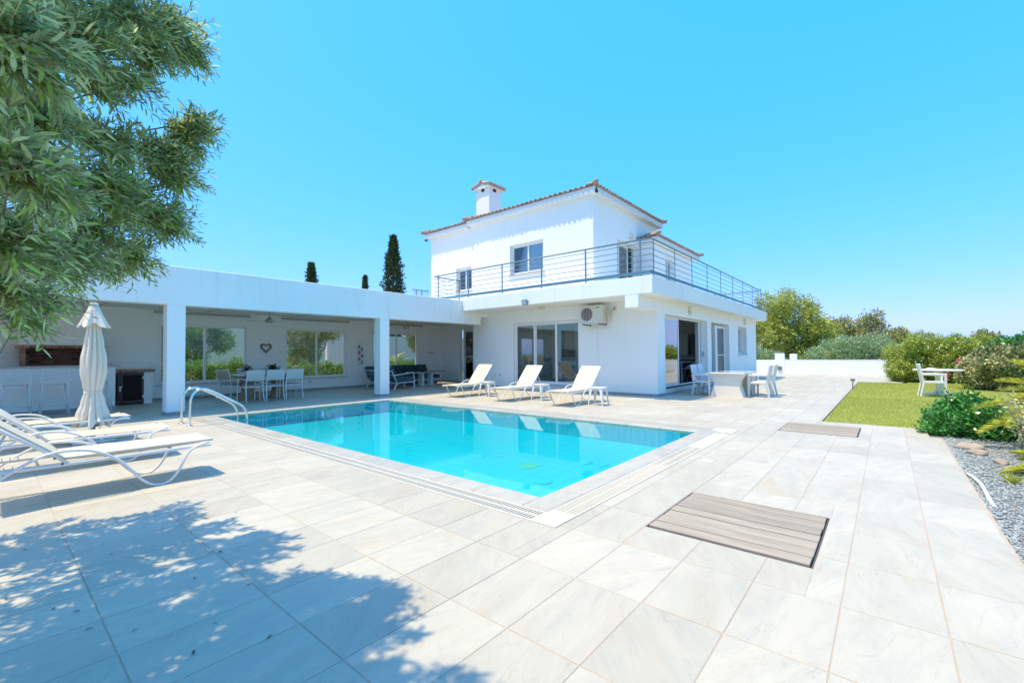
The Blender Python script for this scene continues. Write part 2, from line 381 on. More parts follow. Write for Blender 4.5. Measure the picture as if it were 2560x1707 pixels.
# ---- pool basin, tiles, coping, grate, water
FL = -.33
pool = bpy.data.objects.new('pool', None); COL.objects.link(pool); pool['kind'] = 'structure'
M['pooltile'] = mat('pool_tile', (.002,.66,.84), .3, (.002,.62,.81), 2.0, amt=.6, island=.03)
M['poolgrout'] = mat('pool_grout', (.004,.44,.62), .8)
pb = MB(); e = .4
pb.box(PX0-e,PX1+e,PY0-e,PY1+e,FL-.3,FL-.006)
for (x0,x1,y0,y1) in subrects([(PX0-e,PX1+e,PY0-e,PY1+e)], [(PX0-.006,PX1+.006,PY0-.006,PY1+.006)]): pb.box(x0,x1,y0,y1,FL-.006,-.10)
pb.build('basin', M['poolgrout'], pool)
def many(name, items, mat_, parent, cap=300, key=None, bevel=.0012):
    # items: (cx,cy,cz,sx,sy,sz) boxes; nearest ones singly, the rest joined
    items = sorted(items, key=key or (lambda q: math.hypot(q[0],q[1])))
    sh = {}
    for q in items[:cap]:
        k = tuple(round(a,4) for a in q[3:])
        if k not in sh:
            a,b,c = [x/2 for x in q[3:]]; me = MB().bev(-a,a,-b,b,-c,c,bevel).mesh(name); me.materials.append(mat_); sh[k] = me
        o = bpy.data.objects.new(name, sh[k]); o.location = q[:3]; finish(o, parent)
    if len(items) > cap:
        rm = MB()
        for q in items[cap:]:
            a,b,c = [x/2 for x in q[3:]]; rm.box(q[0]-a,q[0]+a,q[1]-b,q[1]+b,q[2]-c,q[2]+c)
        o = rm.build(name+'s', mat_, parent); o['kind'] = 'stuff'
pt = []
nx, ny = 17, 34; sx, sy = (PX1-PX0)/nx, (PY1-PY0)/ny
for i in range(nx):
    for j in range(ny): pt.append((PX0+sx*(i+.5), PY0+sy*(j+.5), FL-.004, sx-.005, sy-.005, .008))
wallt = []
for j in range(ny*2):
    for x in (PX0-.004, PX1+.004): wallt.append((x, PY0+sy/2*(j+.5), (FL-.03)/2-.02, .008, sy/2-.006, -FL-.03))
for i in range(nx*2):
    for y in (PY0-.004, PY1+.004): wallt.append((PX0+sx/2*(i+.5), y, (FL-.03)/2-.02, sx/2-.006, .008, -FL-.03))
many('pool_tile', pt+wallt, M['pooltile'], pool, key=lambda q: (q[1] < PY0 or q[0] < PX0, math.hypot(q[0],q[1])))
cop = []
def run(a, b, n):
    return [(a+(b-a)*k/n, a+(b-a)*(k+1)/n) for k in range(n)]
CZ = .012
for a,b in run(PY0,PY1,14):
    cop.append((PX0-.127,(a+b)/2,-.035,.252,b-a-.003,.09)); cop.append((PX1+.14,(a+b)/2,-.035,.278,b-a-.003,.09))
for a,b in run(PX0-.252,PX1+.28,8):
    cop.append(((a+b)/2,PY0-.127,-.035,b-a-.003,.252,.09)); cop.append(((a+b)/2,PY1+.085,-.035,b-a-.003,.168,.09))
for q in cop:
    a,b,c = [x/2 for x in q[3:]]
    MB().bev(-a,a,-b,b,-c,c,.006).build('coping_stone', M['coping'], pool, loc=q[:3])
# overflow grate: trough and slats
tr = MB()
for (x0,x1,y0,y1) in subrects([(GX0,GX1,GY0,GY1)], [(PX0-.255,PX1+.282,PY0-.255,PY1+.172)]): tr.box(x0,x1,y0,y1,-.13,-.085)
tr.build('trough', M['trough'], pool)
grate = thing('overflow_grate', 'cream plastic overflow grating running round the swimming pool edge', 'grate')
sl_, fr_ = [], MB()
def grate_run(ax, c0, c1, a0, a1, solid=()):
    # ax: direction of the run (0: along X, 1: along Y); c0..c1 across, a0..a1 along
    mid = (c0+c1)/2
    for (p,q) in ((c0,c0+.018),(mid-.009,mid+.009),(c1-.018,c1)):
        (fr_.box(a0,a1,p,q,-.03,.004) if ax == 0 else fr_.box(p,q,a0,a1,-.03,.004))
    k = a0+.012
    while k < a1-.012:
        if not any(s0 < k < s1 for s0,s1 in solid):
            for (p,q) in ((c0+.018,mid-.009),(mid+.009,c1-.018)):
                sl_.append((k,(p+q)/2,-.010,.013,q-p,.026) if ax == 0 else ((p+q)/2,k,-.010,q-p,.013,.026))
        k += .030
    for s0,s1 in solid:
        (fr_.box(s0,s1,c0+.019,c1-.019,-.02,.0035) if ax == 0 else fr_.box(c0+.019,c1-.019,s0,s1,-.02,.0035))
grate_run(1, GX0, PX0-.256, GY0+.235, GY1-.01, solid=())
grate_run(0, GY0, PY0-.256, GX0+.30, GX1-.36, solid=((6.25,7.5),))
grate_run(1, PX1+.283, GX1, GY0+.33, GY1-.01)
grate_run(0, PY1+.173, GY1, GX0+.24, GX1-.31)
for (x0,x1,y0,y1) in ((GX0,GX0+.298,GY0,GY0+.233),(GX1-.358,GX1,GY0,GY0+.328)): fr_.box(x0,x1,y0,y1,-.02,.005)
fr_.build('frame', M['pvc'], grate)
many('slat', sl_, M['pvc'], grate, key=lambda q: math.hypot(q[0],q[1]))
wm = glass_mat('pool_water', (.25,.975,.99), 1.33, 1.0, ripple=(1.1,.08,(1,1,1)))
wb = MB(); wb.add([(PX0-.004,PY0-.004,-.014),(PX1+.004,PY0-.004,-.014),(PX1+.004,PY1+.004,-.014),(PX0-.004,PY1+.004,-.014)], [(0,1,2,3)])
water = struct(wb.build('water', wm))
# drains in the pool floor
M['lid'] = mat('pool_lid', (.55,.60,.48), .5)
dl = MB(); dl.bev(4.98,5.24,3.86,4.12,FL-.002,FL+.006,.002); tag(dl.build('drain_cover', M['lid']), 'square pale drain cover on the pool floor', 'drain')
d2 = MB().lathe([(.12,-.004),(.12,.012),(.09,.02),(.02,.022)], 24, (4.58,3.35,FL)); tag(d2.build('floor_inlet', mat('inlet', (.02,.62,.72), .4)), 'round pool inlet on the pool floor near the front corner', 'drain')
MB().bev(5.49,5.60,1.585,1.71,.0,.007,.002).build('skimmer_lid', M['pvc']); tag(bpy.data.objects['skimmer_lid'], 'small square cream skimmer lid set in the paving', 'lid')
# ---- wooden hatches
M['wood'] = mat('weathered_wood', (.36,.29,.24), .8, (.22,.18,.155), 3.2, (.7,9,1), amt=.85, detail=9, bump=.5, bscale=14, obj_var=.10)
M['frame_dark'] = mat('hatch_frame', (.10,.085,.075), .7)
def hatch(x0,x1,y0,y1,label,n=7):
    t = thing('wooden_hatch', label, 'hatch', (x0,y0,0), group='wooden hatches in the paving')
    W, D = x1-x0, y1-y0
    f = MB(); f.box(0,W,0,D,-.09,-.055)
    for (a,b,c,d) in ((0,.012,0,D),(W-.012,W,0,D),(.012,W-.012,0,.01),(.012,W-.012,D-.01,D)): f.box(a,b,c,d,-.055,-.003)
    f.build('frame', M['frame_dark'], t)
    ws = [random.uniform(.9,1.1) for _ in range(n)]; s_ = (W-.05)/sum(ws); x = .025
    for k in range(n):
        wd = ws[k]*s_
        o = MB().bev(-wd/2+.0065,wd/2-.0065,-D/2+.016+random.uniform(0,.004),D/2-.014-random.uniform(0,.006),-.012,.012,.003).build('plank', M['wood'], t, loc=(x+wd/2, D/2, -.006+random.uniform(-.002,.002))); o.rotation_euler = (0,random.uniform(-.006,.006),random.uniform(-.004,.004)); x += wd
        o.data.materials.clear(); o.data.materials.append(M['wood_y'])
M['wood_y'] = mat('weathered_wood_y', (.42,.365,.29), .8, (.28,.24,.19), 3.4, (9,.7,1), amt=.9, detail=10, bump=.5, bscale=14, obj_var=.12)
hatch(3.19,4.24,.36,1.40,'weathered wooden plank hatch nearest the camera, in the pale paving')
hatch(8.45,9.55,.35,1.40,'weathered wooden plank hatch farther off, beside the lawn corner', 8)
bounce_strip = struct(MB().box(-4.3,14.0,16.44,18.0,-.085,.0).build('path', mat('bounce_concrete', (.50,.48,.43), .9, (.42,.40,.36), 3)))  # pale strip added behind the pergola to bounce sunlight through its windows
# ---- lawn and gravel beds
lm = mat('turf', (.36,.40,.07), .9, (.42,.44,.11), 1.6, amt=.8, bump=.4, bscale=200)
lb = MB()
for (x0,x1,y0,y1) in ((10.05,24.03,-6.5,.93),(24.03,29.8,-6.5,-.62)): lb.box(x0,x1,y0,y1,-.085,-.012)
lawn = struct(lb.build('lawn', lm))
gbm = mat('gravel_bed', (.24,.25,.24), .95, (.30,.22,.15), 14, amt=.6, bump=.8, bscale=60)
gb = MB().box(-4.4,10.04,-6.5,GRAV_Y-.004,-.085,-.03); gb.box(9.13,10.04,GRAV_Y-.004,-.475,-.085,-.03); gb = struct(gb.build('gravel_bed', gbm))
# pebbles
ico_v = []; ph = (1+5**.5)/2
for a,b in ((-1,ph),(1,ph),(-1,-ph),(1,-ph)): ico_v += [(a,b,0)]
for a,b in ((-1,ph),(1,ph),(-1,-ph),(1,-ph)): ico_v += [(0,a,b)]
for a,b in ((ph,-1),(ph,1),(-ph,-1),(-ph,1)): ico_v += [(a,0,b)]
ICO = np.array(ico_v)/math.hypot(1,ph)
from itertools import combinations
ICF = []
for t in combinations(range(12),3):
    p = ICO[list(t)]
    if all(abs(np.linalg.norm(p[i]-p[j])-1.0515) < .01 for i,j in ((0,1),(1,2),(0,2))):
        nn = np.cross(p[1]-p[0],p[2]-p[0]); ICF.append(t if nn@p[0] > 0 else (t[0],t[2],t[1]))
ICF = np.array(ICF)
def pebbles(name, pos, size, mat_, parent=None, flat=.6):
    n = len(pos); S = size[:,None]*RNG.uniform(.6,1.3,(n,3)); S[:,2] *= flat
    a = RNG.uniform(0,6.28,n); V = ICO[None]*S[:,None,:]*RNG.uniform(.8,1.2,(n,12,1))
    c, s = np.cos(a)[:,None], np.sin(a)[:,None]
    X = V[:,:,0]*c-V[:,:,1]*s; Y = V[:,:,0]*s+V[:,:,1]*c
    V = np.stack([X,Y,V[:,:,2]],2)+pos[:,None,:]
    F = (ICF[None]+(np.arange(n)*12)[:,None,None]).reshape(-1,3)
    return npmesh(name, V.reshape(-1,3), F, mat_, parent, kind='stuff')
n = 34000
px = .2+9.8*RNG.random(n)**.65; py = GRAV_Y-.01-2.6*RNG.random(n)**1.5
keep = (px < 9.1) | (py < -.65)
pos = np.stack([px,py,-.03+.012*RNG.random(n)],1)[keep]
M['pebble'] = mat('gravel_stone', (.38,.42,.41), .75, (.29,.33,.33), 30, amt=.7, island=.35)
o = pebbles('gravel', pos, RNG.uniform(.006,.014,len(pos)), M['pebble']); o['label'] = 'blue grey gravel covering the planting bed'
# turf blades
def blades(name, x0,x1,y0,y1,n,h,mat_, z=-.012, wd=.006):
    x = RNG.uniform(x0,x1,n); y = RNG.uniform(y0,y1,n); a = RNG.uniform(0,6.28,n); hh = h*RNG.uniform(.5,1.2,n)
    b = np.stack([x,y,np.full(n,z)],1); d = np.stack([np.cos(a),np.sin(a),np.zeros(n)],1)*wd
    t = b+np.stack([RNG.normal(0,.3,n)*hh,RNG.normal(0,.3,n)*hh,hh],1)
    return np.stack([b-d,b+d,t],1)
gbv = np.concatenate([blades('g',10.06,16,-3.6,.92,110000,.017,None,wd=.004), blades('g',16,24.0,-5,.92,70000,.02,None,wd=.006), blades('g',24,29.8,-5,-.63,12000,.02,None,wd=.01)])
M['blade'] = leaf_mat('turf_blade', (.36,.41,.07), (.50,.51,.15), transl=.25, var=.2)
o = npmesh('grass', gbv.reshape(-1,3), np.arange(len(gbv)*3).reshape(-1,3), M['blade'], kind='stuff'); o['label'] = 'short yellow green artificial turf on the lawn'
# ================================================================ HOUSE
def wallX(mb, x0, x1, y0, y1, z0, z1, holes=()):
    # slab standing in plane X (thickness x0..x1); holes (y0,y1,z0,z1)
    for (a,b,c,d) in subrects([(y0,y1,z0,z1)], holes): mb.box(x0,x1,a,b,c,d)
    return mb
def wallY(mb, y0, y1, x0, x1, z0, z1, holes=()):
    for (a,b,c,d) in subrects([(x0,x1,z0,z1)], holes): mb.box(a,b,y0,y1,c,d)
    return mb
house = thing('house', 'white two storey villa with balcony railing and terracotta tiled roof', 'house', (0,0,0))
ZS0, ZS1 = 2.883, 3.352
SX, SY = 11.382, 4.702
# ground floor walls
gw = MB()
wallX(gw, XW, XW+.24, YW, 12.78, 0, ZS0, [(7.83,10.67,.19,2.43)])
wallY(gw, YW, YW+.45, XW+.24, 25.75, 0, ZS0, [(13.39,17.6,.19,2.47),(18.10,20.63,.19,2.47),(22.10,23.75,1.19,2.47)])
gw.box(25.51,25.75,YW+.45,15,0,ZS0)
gw.box(XW+.24,14.04,12.54,12.78,0,ZS0)
gw.build('wall', M['plaster'], house)
sk = MB(); sk.box(XW-.012,XW,YW-.012,7.83,0,.075); sk.box(XW-.012,XW,10.67,12.78,0,.075); sk.box(XW,13.39,YW-.012,YW,0,.075); sk.box(13.39,25.75,YW-.012,YW,0,.07)
sk.build('skirting', M['skirt'], house)
th = MB(); th.bev(13.37,17.62,YW-.03,YW+.44,.12,.19,.006); th.bev(18.08,20.65,YW-.03,YW+.44,.12,.19,.006); th.bev(XW-.03,XW+.2,7.81,10.69,.12,.19,.006)
th.build('threshold', mat('threshold_stone', (.62,.60,.56), .5, (.5,.5,.48), 6), house)
# balcony slab with edge upstand, dropped beam
bs = MB(); bs.bev(SX,26.0,SY,11.93,ZS0,ZS1,.012); bs.box(XW+.1,26.0,11.93,16.2,ZS0+.01,ZS1-.06)
bs.bev(SX+.004,XW,5.10,5.50,2.535,ZS0+.05,.008)
bs.build('balcony_slab', M['plaster_beam'], house)
# interior of the ground floor
M['inner'] = mat('interior_paint', (.84,.83,.80), .8)
M['innerfloor'] = mat('polished_floor', (.16,.165,.17), .12, (.20,.205,.21), 3, amt=.6)
it = MB()
it.box(XW+.25,25.5,YW+.46,12.5,2.72,2.76)
it.box(20.6,20.7,YW+.46,12.5,.19,2.72)
it.box(XW+.25,14.6,12.4,12.5,.19,2.72); it.box(19.6,20.6,12.4,12.5,.19,2.72); it.box(14.6,19.6,12.4,12.5,.19,.9)  # opening left in the back wall, added to let daylight into the rooms
it.box(16.9,17.0,10.4,12.4,.19,2.72)
it.build('interior_wall', M['inner'], house)
MB().box(XW+.24,20.6,YW+.45,12.4,.12,.188).build('interior_floor', M['innerfloor'], house)
# --- window maker (in plane Y or X), with frame bars, panes and sill
def opening(parent, plane, c, u0, u1, z0, z1, splits, depth=.05, fr=.06, name='window', sill=None, glass='glass', open_from=None, rail=None):
    # plane 'X': frame centred on X=c, u is Y ; plane 'Y': centred on Y=c, u is X
    def bx(mb,a,b,z_0,z_1,d0,d1,bv=.005):
        return mb.bev(c+d0,c+d1,a,b,z_0,z_1,bv) if plane == 'X' else mb.bev(a,b,c+d0,c+d1,z_0,z_1,bv)
    t = MB(); bx(t,u0,u1,z1-fr*.7,z1,-depth,depth); bx(t,u0,u1,z0,z0+fr*.6,-depth,depth); bx(t,u0,u0+fr*.6,z0+fr*.6,z1-fr*.7,-depth,depth); bx(t,u1-fr*.6,u1,z0+fr*.6,z1-fr*.7,-depth,depth)
    w_ = t.build(name, M['white_alu'], parent)
    us = [u0+fr*.6]+list(splits)+[u1-fr*.6]
    for k in range(len(us)-1):
        a, b = us[k], us[k+1]
        if open_from is not None and k in open_from: continue
        dd = .018 if k % 2 else -.018
        s = MB(); za, zb = z0+fr*.6, z1-fr*.7
        for (p,q,e_,f_) in ((a-.02*(k>0),a+fr*.75,za,zb),(b-fr*.75,b+.02*(k<len(us)-2),za,zb),(a+fr*.75,b-fr*.75,za,za+fr),(a+fr*.75,b-fr*.75,zb-fr*.8,zb)): bx(s,p,q,e_,f_,dd-.016,dd+.016,.004)
        if rail: bx(s,a+fr*.75,b-fr*.75,rail-.02,rail+.02,dd-.014,dd+.014,.004)
        sa = s.build('sash', M['white_alu'], w_)
        p_ = MB(); bx(p_,a+fr*.7,b-fr*.7,za+fr*.9,zb-fr*.7,dd-.003,dd+.003,.0005); p_.build('pane', M[glass], w_)
    if sill:
        s = MB(); bx(s,u0-.06,u1+.06,z0-.035,z0,sill[0],sill[1]); s.build('sill', M['sill'], w_)
    return w_
M['sill'] = mat('sill_marble', (.60,.57,.52), .5, (.48,.46,.43), 8)
# slider towards the pool
opening(house,'X',XW+.14,7.83,10.67,.19,2.43,[8.83,9.75],name='sliding_door',fr=.075)
# sliding door on the lawn side (glass leaf at left, open at right, stacked leaves)
dr = opening(house,'Y',YW+.24,13.39,17.6,.19,2.47,[15.12],name='sliding_door',fr=.075,open_from=(1,))
for k,dx in enumerate((17.12,17.25,17.38)):
    s = MB(); s.bev(dx,dx+.10,YW+.17+.05*k,YW+.20+.05*k,.24,2.42,.004); s.build('sash', M['white_alu'], dr)
MB().bev(17.50,17.53,YW+.13,YW+.16,1.15,1.33,.004).build('handle', M['rail'], dr)
fly = glass_mat('fly_screen', (.62,.66,.66), 1.2, 1.0, .4)
M['fly'] = fly
d2_ = opening(house,'Y',YW+.22,19.40,20.60,.19,2.40,[],name='screen_door',fr=.07,glass='fly',rail=1.18)
opening(house,'Y',YW+.37,18.10,20.63,.19,2.47,[19.3],name='sliding_door',fr=.075)
MB().bev(19.10,19.38,YW+.14,YW+.28,.19,2.40,.005).build('door_jamb', M['white_alu'], house)
opening(house,'Y',YW+.24,22.10,23.75,1.19,2.47,[22.9],name='window',fr=.06)
MB().bev(22.05,23.82,YW-.05,YW+.20,1.155,1.189,.005).build('sill', M['sill'], house)
# curtains
M['curtain'] = mat('sheer_curtain', (.72,.72,.68), .9, transl=.35)
M['drape'] = mat('sky_tinted_drape', (.36,.64,.86), .9, (.28,.54,.76), 10, (6,6,.4), transl=.2)  # saturated blue puts the sky's reflection into the drape colour
M['brown_drape'] = mat('brown_drape', (.52,.45,.39), .9, (.36,.31,.27), 30, (9,9,1.5), amt=.9)
def curtain(plane, c, u0, u1, z0, z1, m_, waves=9, amp=.035):
    rows = []
    for z in (z0, (z0+z1)/2, z1):
        row = []
        for k in range(waves*6+1):
            u = u0+(u1-u0)*k/(waves*6); d = c+amp*math.sin(k*math.pi/3)*(1.15 if z == z0 else 1)
            row.append((d,u,z) if plane == 'X' else (u,d,z))
        rows.append(row)
    return MB().sheet(rows).build('curtain', m_, house, smooth=True)
curtain('Y',12.38,14.55,19.65,.85,2.6,M['curtain'],40)  # sheer curtain added across the back opening to spread daylight indoors
curtain('X',XW+.27,10.38,10.62,.21,2.42,M['curtain'],4); curtain('X',XW+.27,7.88,8.16,.21,2.42,M['curtain'],4)
# upper storey
UZ = 3.30; UT = 6.48
uw = MB(); UX = XW; RX = XW+.10
wallX(uw, UX, UX+.3, 7.245, 12.86, UZ, UT, [(9.26,10.81,4.22,5.37)])
wallX(uw, RX, RX+.3, 12.86, 15.53, UZ, UT+.05, [(12.90,13.88,3.90,4.91)])
wallY(uw, 7.245, 7.545, UX+.3, 18.03, UZ, UT, [(14.46,16.23,UZ,5.36)])
uw.box(17.73,18.03,7.545,15.53,UZ,UT); uw.box(RX+.3,17.73,15.23,15.53,UZ,UT)
wallY(uw, 6.6, 6.85, 16.2, 20.25, UZ, 5.45, [(17.30,18.16,UZ+.3,5.06)]); uw.box(16.2,16.45,6.85,7.245,UZ,5.45); uw.box(20.0,20.25,6.85,10.5,UZ,5.45)
uw.build('upper_wall', M['plaster'], house)
MB().box(UX+.31,17.7,7.56,15.2,6.2,6.25).build('interior_ceiling', M['inner'], house)
ub = MB(); ub.box(UX+1.2,UX+1.25,7.6,15.2,3.4,6.2); ub.box(UX+.35,17.7,8.9,8.95,3.4,6.2); ub.build('interior_wall', M['inner'], house)
w1 = opening(house,'X',UX+.13,9.26,10.81,4.22,5.37,[10.02],fr=.07,sill=(-.19,.10)); curtain('X',UX+.20,9.30,10.02,4.25,5.36,M['drape'],5); curtain('X',UX+.20,10.02,10.78,4.25,5.36,M['brown_drape'],7,.02)
w2 = opening(house,'X',RX+.13,12.90,13.88,3.90,4.91,[13.40],fr=.07,sill=(-.17,.10)); curtain('X',RX+.20,12.92,13.86,3.93,4.9,M['brown_drape'],7,.02)
opening(house,'Y',7.245+.22,14.46,16.23,UZ+.06,5.36,[14.95,15.75],name='balcony_door',fr=.08,open_from=(2,)); curtain('Y',7.245+.30,15.0,15.72,UZ+.1,5.33,M['drape'],6); curtain('Y',7.245+.30,14.5,14.9,UZ+.1,5.33,M['drape'],3)
opening(house,'Y',6.6+.12,17.30,18.16,UZ+.3,5.06,[17.72],name='balcony_window',fr=.07); curtain('Y',6.6+.19,17.34,18.1,UZ+.3,5.04,M['drape'],5)
# eaves: soffit + fascia, and the tiled roofs
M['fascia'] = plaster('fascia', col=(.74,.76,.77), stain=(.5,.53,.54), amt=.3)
def tiled_roof(parent, x0,x1,y0,y1, z, pitch, sides, tile=.205, fasc=.19, hip=True, cap_h=.16, course_all=True):
    # hipped roof over the rectangle; sides: which eaves get individually built tiles
    fs = MB(); fs.bev(x0+.04,x1-.04,y0+.04,y1-.04,z-fasc,z,.008); fs.build('eaves', M['fascia'], parent)
    W, D = x1-x0, y1-y0; half = min(W,D)/2; ap = z+half*pitch+.02
    if W >= D: r0, r1 = (x0+half, (y0+y1)/2), (x1-half, (y0+y1)/2)
    else: r0, r1 = ((x0+x1)/2, y0+half), ((x0+x1)/2, y1-half)
    rb = MB(); zb = z+.02
    P = [(x0,y0,zb),(x1,y0,zb),(x1,y1,zb),(x0,y1,zb),(*r0,ap),(*r1,ap)]
    if W >= D: F = [(0,1,5,4),(2,3,4,5),(3,0,4),(1,2,5)]
    else: F = [(1,2,5,4),(3,0,4,5),(0,1,4),(2,3,5)]
    rb.add(P, F+[(3,2,1,0)]); roof = rb.build('roof', M['terracotta'], parent)
    rr = tile*.30; L = .36
    def tile_mesh():
        b_ = MB(); n_ = 6
        # barrel tile pointing along +x (downhill end at x=0)
        V, Fc = [], []
        for (xx, k) in ((-.03,1.0),(L,.86)):
            for r_ in (rr*k, rr*k-.012):
                for i in range(n_+1):
                    a = math.pi*i/n_; V.append((xx, r_*math.cos(a), r_*math.sin(a)))
        q = n_+1
        for i in range(n_):
            Fc += [(i,i+1,2*q+i+1,2*q+i),(q+i,3*q+i,3*q+i+1,q+i+1),(i,q+i,q+i+1,i+1)]
        Fc += [(0,2*q,3*q,q),(q-1,2*q-1,4*q-1,3*q-1)]
        return b_.add(V, Fc).mesh('roof_tile', True)
    me = tile_mesh(); me.materials.append(M['terracotta'])
    mv = np.array([v.co for v in me.vertices]); mf = [tuple(p.vertices) for p in me.polygons]
    stuff = MB(); th_ = math.atan(pitch)
    for sd in ('x0','x1','y0','y1'):
        ln = D if sd[0] == 'x' else W; cnt = int(round(ln/tile))
        for i in range(cnt):
            u = (i+.5)*ln/cnt
            run_ = min(u, ln-u, half)
            if sd == 'x0': p0 = (x0,y0+u,zb); az = 0
            elif sd == 'x1': p0 = (x1,y0+u,zb); az = math.pi
            elif sd == 'y0': p0 = (x0+u,y0,zb); az = math.pi/2
            else: p0 = (x0+u,y1,zb); az = -math.pi/2
            Mr = Matrix.Translation(p0) @ Matrix.Rotation(az,4,'Z') @ Matrix.Rotation(-th_,4,'Y')
            k = 0; s_ = 0.0
            while s_ < max(run_/math.cos(th_)-.1,.01) and k < 14:
                if k == 0 and sd in sides:
                    o_ = bpy.data.objects.new('roof_tile', me); o_.matrix_world = Mr @ Matrix.Translation((random.uniform(-.01,.01),0,.002)); finish(o_, roof)
                elif sd in sides or k < 2:
                    T = Mr @ Matrix.Translation((s_+random.uniform(-.01,.01),0,.004)); stuff.add([T @ Vector(v) for v in mv], mf)
                k += 1; s_ += L-.05
    o_ = stuff.build('roof_tiles', M['terracotta'], roof, smooth=True); o_['kind'] = 'stuff'
    # hip caps with an upturned end at each visible corner
    hp = MB()
    for (cx,cy_,rx,ry) in ((x0,y0,*r0),(x0,y1,*(r0 if W>=D else r1)),(x1,y0,*(r1 if W>=D else r0)),(x1,y1,*r1)):
        a = Vector((cx,cy_,zb+.03)); b = Vector((rx,ry,ap+.03)); d = (b-a).normalized()
        hp.tube([a-d*.10+Vector((0,0,.07)), a+d*.05+Vector((0,0,.035)), a+d*.35+Vector((0,0,.03)), b], [.075,.085,.085,.08], 8)
    hp.tube([(*r0,ap+.05),(*r1,ap+.05)] if (Vector(r0)-Vector(r1)).length > .05 else [(r0[0]-.15,r0[1],ap+.05),(r0[0]+.15,r0[1],ap+.05)], .09, 8)
    hp.build('hip_tiles', M['terracotta'], roof, smooth=True)
    return roof
OV = .24
tiled_roof(house, UX-OV, 18.03+OV, 7.245-OV, 12.86+OV*.6, 6.67, .30, ('x0','y0'))
tiled_roof(house, RX-OV, 18.03+OV, 12.99, 15.53+OV, 6.64, .30, ('x0',))
tiled_roof(house, 16.2-.15, 20.25+.75, 6.6-.22, 10.6, 5.64, .26, ('y0',), tile=.19)
# chimney
ch = MB(); ch.box(13.86,14.62,12.87,13.64,6.6,8.30); chm = ch.build('chimney', M['plaster'], house)
cc = MB(); cc.bev(13.76,14.74,12.77,13.74,8.42,8.52,.01); cc.box(13.88,14.60,12.89,13.62,8.302,8.42)
cc.build('cornice', M['plaster'], chm)
vm = MB()
vm.box(13.85,13.875,13.17,13.32,8.31,8.43); vm.box(14.12,14.30,12.86,12.885,8.31,8.43); vm.build('vent', M['dark'], chm)
gt = MB()   # gabled tile cap
for s_ in (-1,1):
    for i in range(7):
        x = 13.78+i*.155
        a = Vector((x,13.255,8.70)); b = Vector((x,13.255+s_*.54,8.53))
        gt.tube([a,b],[.06,.085],7)
gt.tube([(13.70,13.255,8.74),(14.8,13.255,8.74)],.07,8)
gt.build('roof_tile', M['terracotta'], chm, smooth=True)
gp = MB(); gp.prism([(12.80,8.525),(13.71,8.525),(13.255,8.72)],0,13.80,14.70); gp.build('gable', M['plaster'], chm)
# ---- balcony railing
def railing(name, label, pts, posts, z0=ZS1, top=4.35, plate=True, nbars=5):
    t = thing(name, label, 'railing', (pts[0][0],pts[0][1],z0)); O = Vector((pts[0][0],pts[0][1],z0))
    H_ = top-z0
    P = [Vector((x,y,0))-Vector((O.x,O.y,0)) for x,y in pts]
    MB().tube([p+Vector((0,0,H_)) for p in P], .024, 8).build('handrail', M['rail'], t, smooth=True)
    for k in range(nbars):
        z = .17+(H_-.17)*(k+.45)/(nbars+.1)
        MB().tube([p+Vector((0,0,z)) for p in P], .0105, 6).build('bar', M['rail'], t, smooth=True)
    for (x,y,ax) in posts:
        q = Vector((x,y,0))-Vector((O.x,O.y,0)); a,b = (.006,.026) if ax == 'x' else (.026,.006)
        MB().bev(-b,b,-a,a,-.06,H_-.01,.002).build('post', M['rail'], t, loc=q) if ax == 'y' else MB().bev(-b,b,-a,a,-.06,H_-.01,.002).build('post', M['rail'], t, loc=q)
    if plate:
        for i in range(len(P)-1):
            a, b = P[i], P[i+1]
            lo = Vector((min(a.x,b.x)-.01,min(a.y,b.y)-.01,.055)); hi = Vector((max(a.x,b.x)+.002,max(a.y,b.y)+.002,.145))
            MB().bev(lo.x,hi.x,lo.y,hi.y,lo.z,hi.z,.002).build('base_plate', M['railplate'], t)
    return t
rx, ry = SX+.05, SY+.05
railing('balcony_railing','teal grey metal balcony railing round the front corner of the villa',[(rx,13.60),(rx,ry),(25.0,ry)],
        [(rx,y,'y') for y in (13.34,11.68,10.03,8.36,6.75,5.05)]+[(x,ry,'x') for x in (11.6,13.17,14.69,16.28,17.94,19.64,21.34,23.12,24.95)], plate=True)
railing('balcony_railing','short return of metal railing running from the balcony end towards the upper wall',[(rx+.12,13.60),(12.85,13.60)],[(12.78,13.60,'x')],plate=False)
railing('balcony_railing','short far railing just above the pergola roof left of the villa',[(11.95,15.65),(12.85,15.65)],[(12.15,15.65,'x'),(12.45,15.65,'x')],top=4.12,plate=False)
railing('balcony_railing','metal railing along the far end of the balcony',[(25.0,ry+.1),(25.0,9.0)],[(25.0,6.4,'y'),(25.0,8.0,'y')],plate=False)
# ================================================================ PERGOLA WING
perg = thing('pergola', 'white flat roofed pergola wing with square pillars beside the pool', 'pergola', (0,0,0))
BF, BB = 11.95, 12.29
MB().bev(-8,12.36,BF,BB,2.42,3.27,.010).build('beam', M['plaster_beam'], perg)
MB().box(12.362,12.90,BF+.002,12.775,2.72,3.25).build('beam', M['plaster'], perg)
ce = MB(); ce.box(-8,14.3,BB,16.72,2.662,3.0); ce.build('ceiling', plaster('ceiling_paint', col=(.80,.80,.78), amt=.1), perg)
cj = MB()
for x in (-.5, 2.0, 4.45, 7.0, 9.4, 11.8): cj.box(x,x+.02,BB,16.2,2.645,2.656)
cj.build('ceiling_joint', mat('joint', (.45,.45,.43), .9), perg)
for x in (-2.75, 2.578, 7.9):
    p_ = MB(); p_.bev(x,x+.335,BF+.004,BB-.004,.07,2.42,.008); po = p_.build('pillar', M['plaster'], perg)
    MB().bev(x-.012,x+.347,BF-.008,BB+.008,0,.072,.004).build('pillar_base', M['skirt'], po)
YB = 16.23
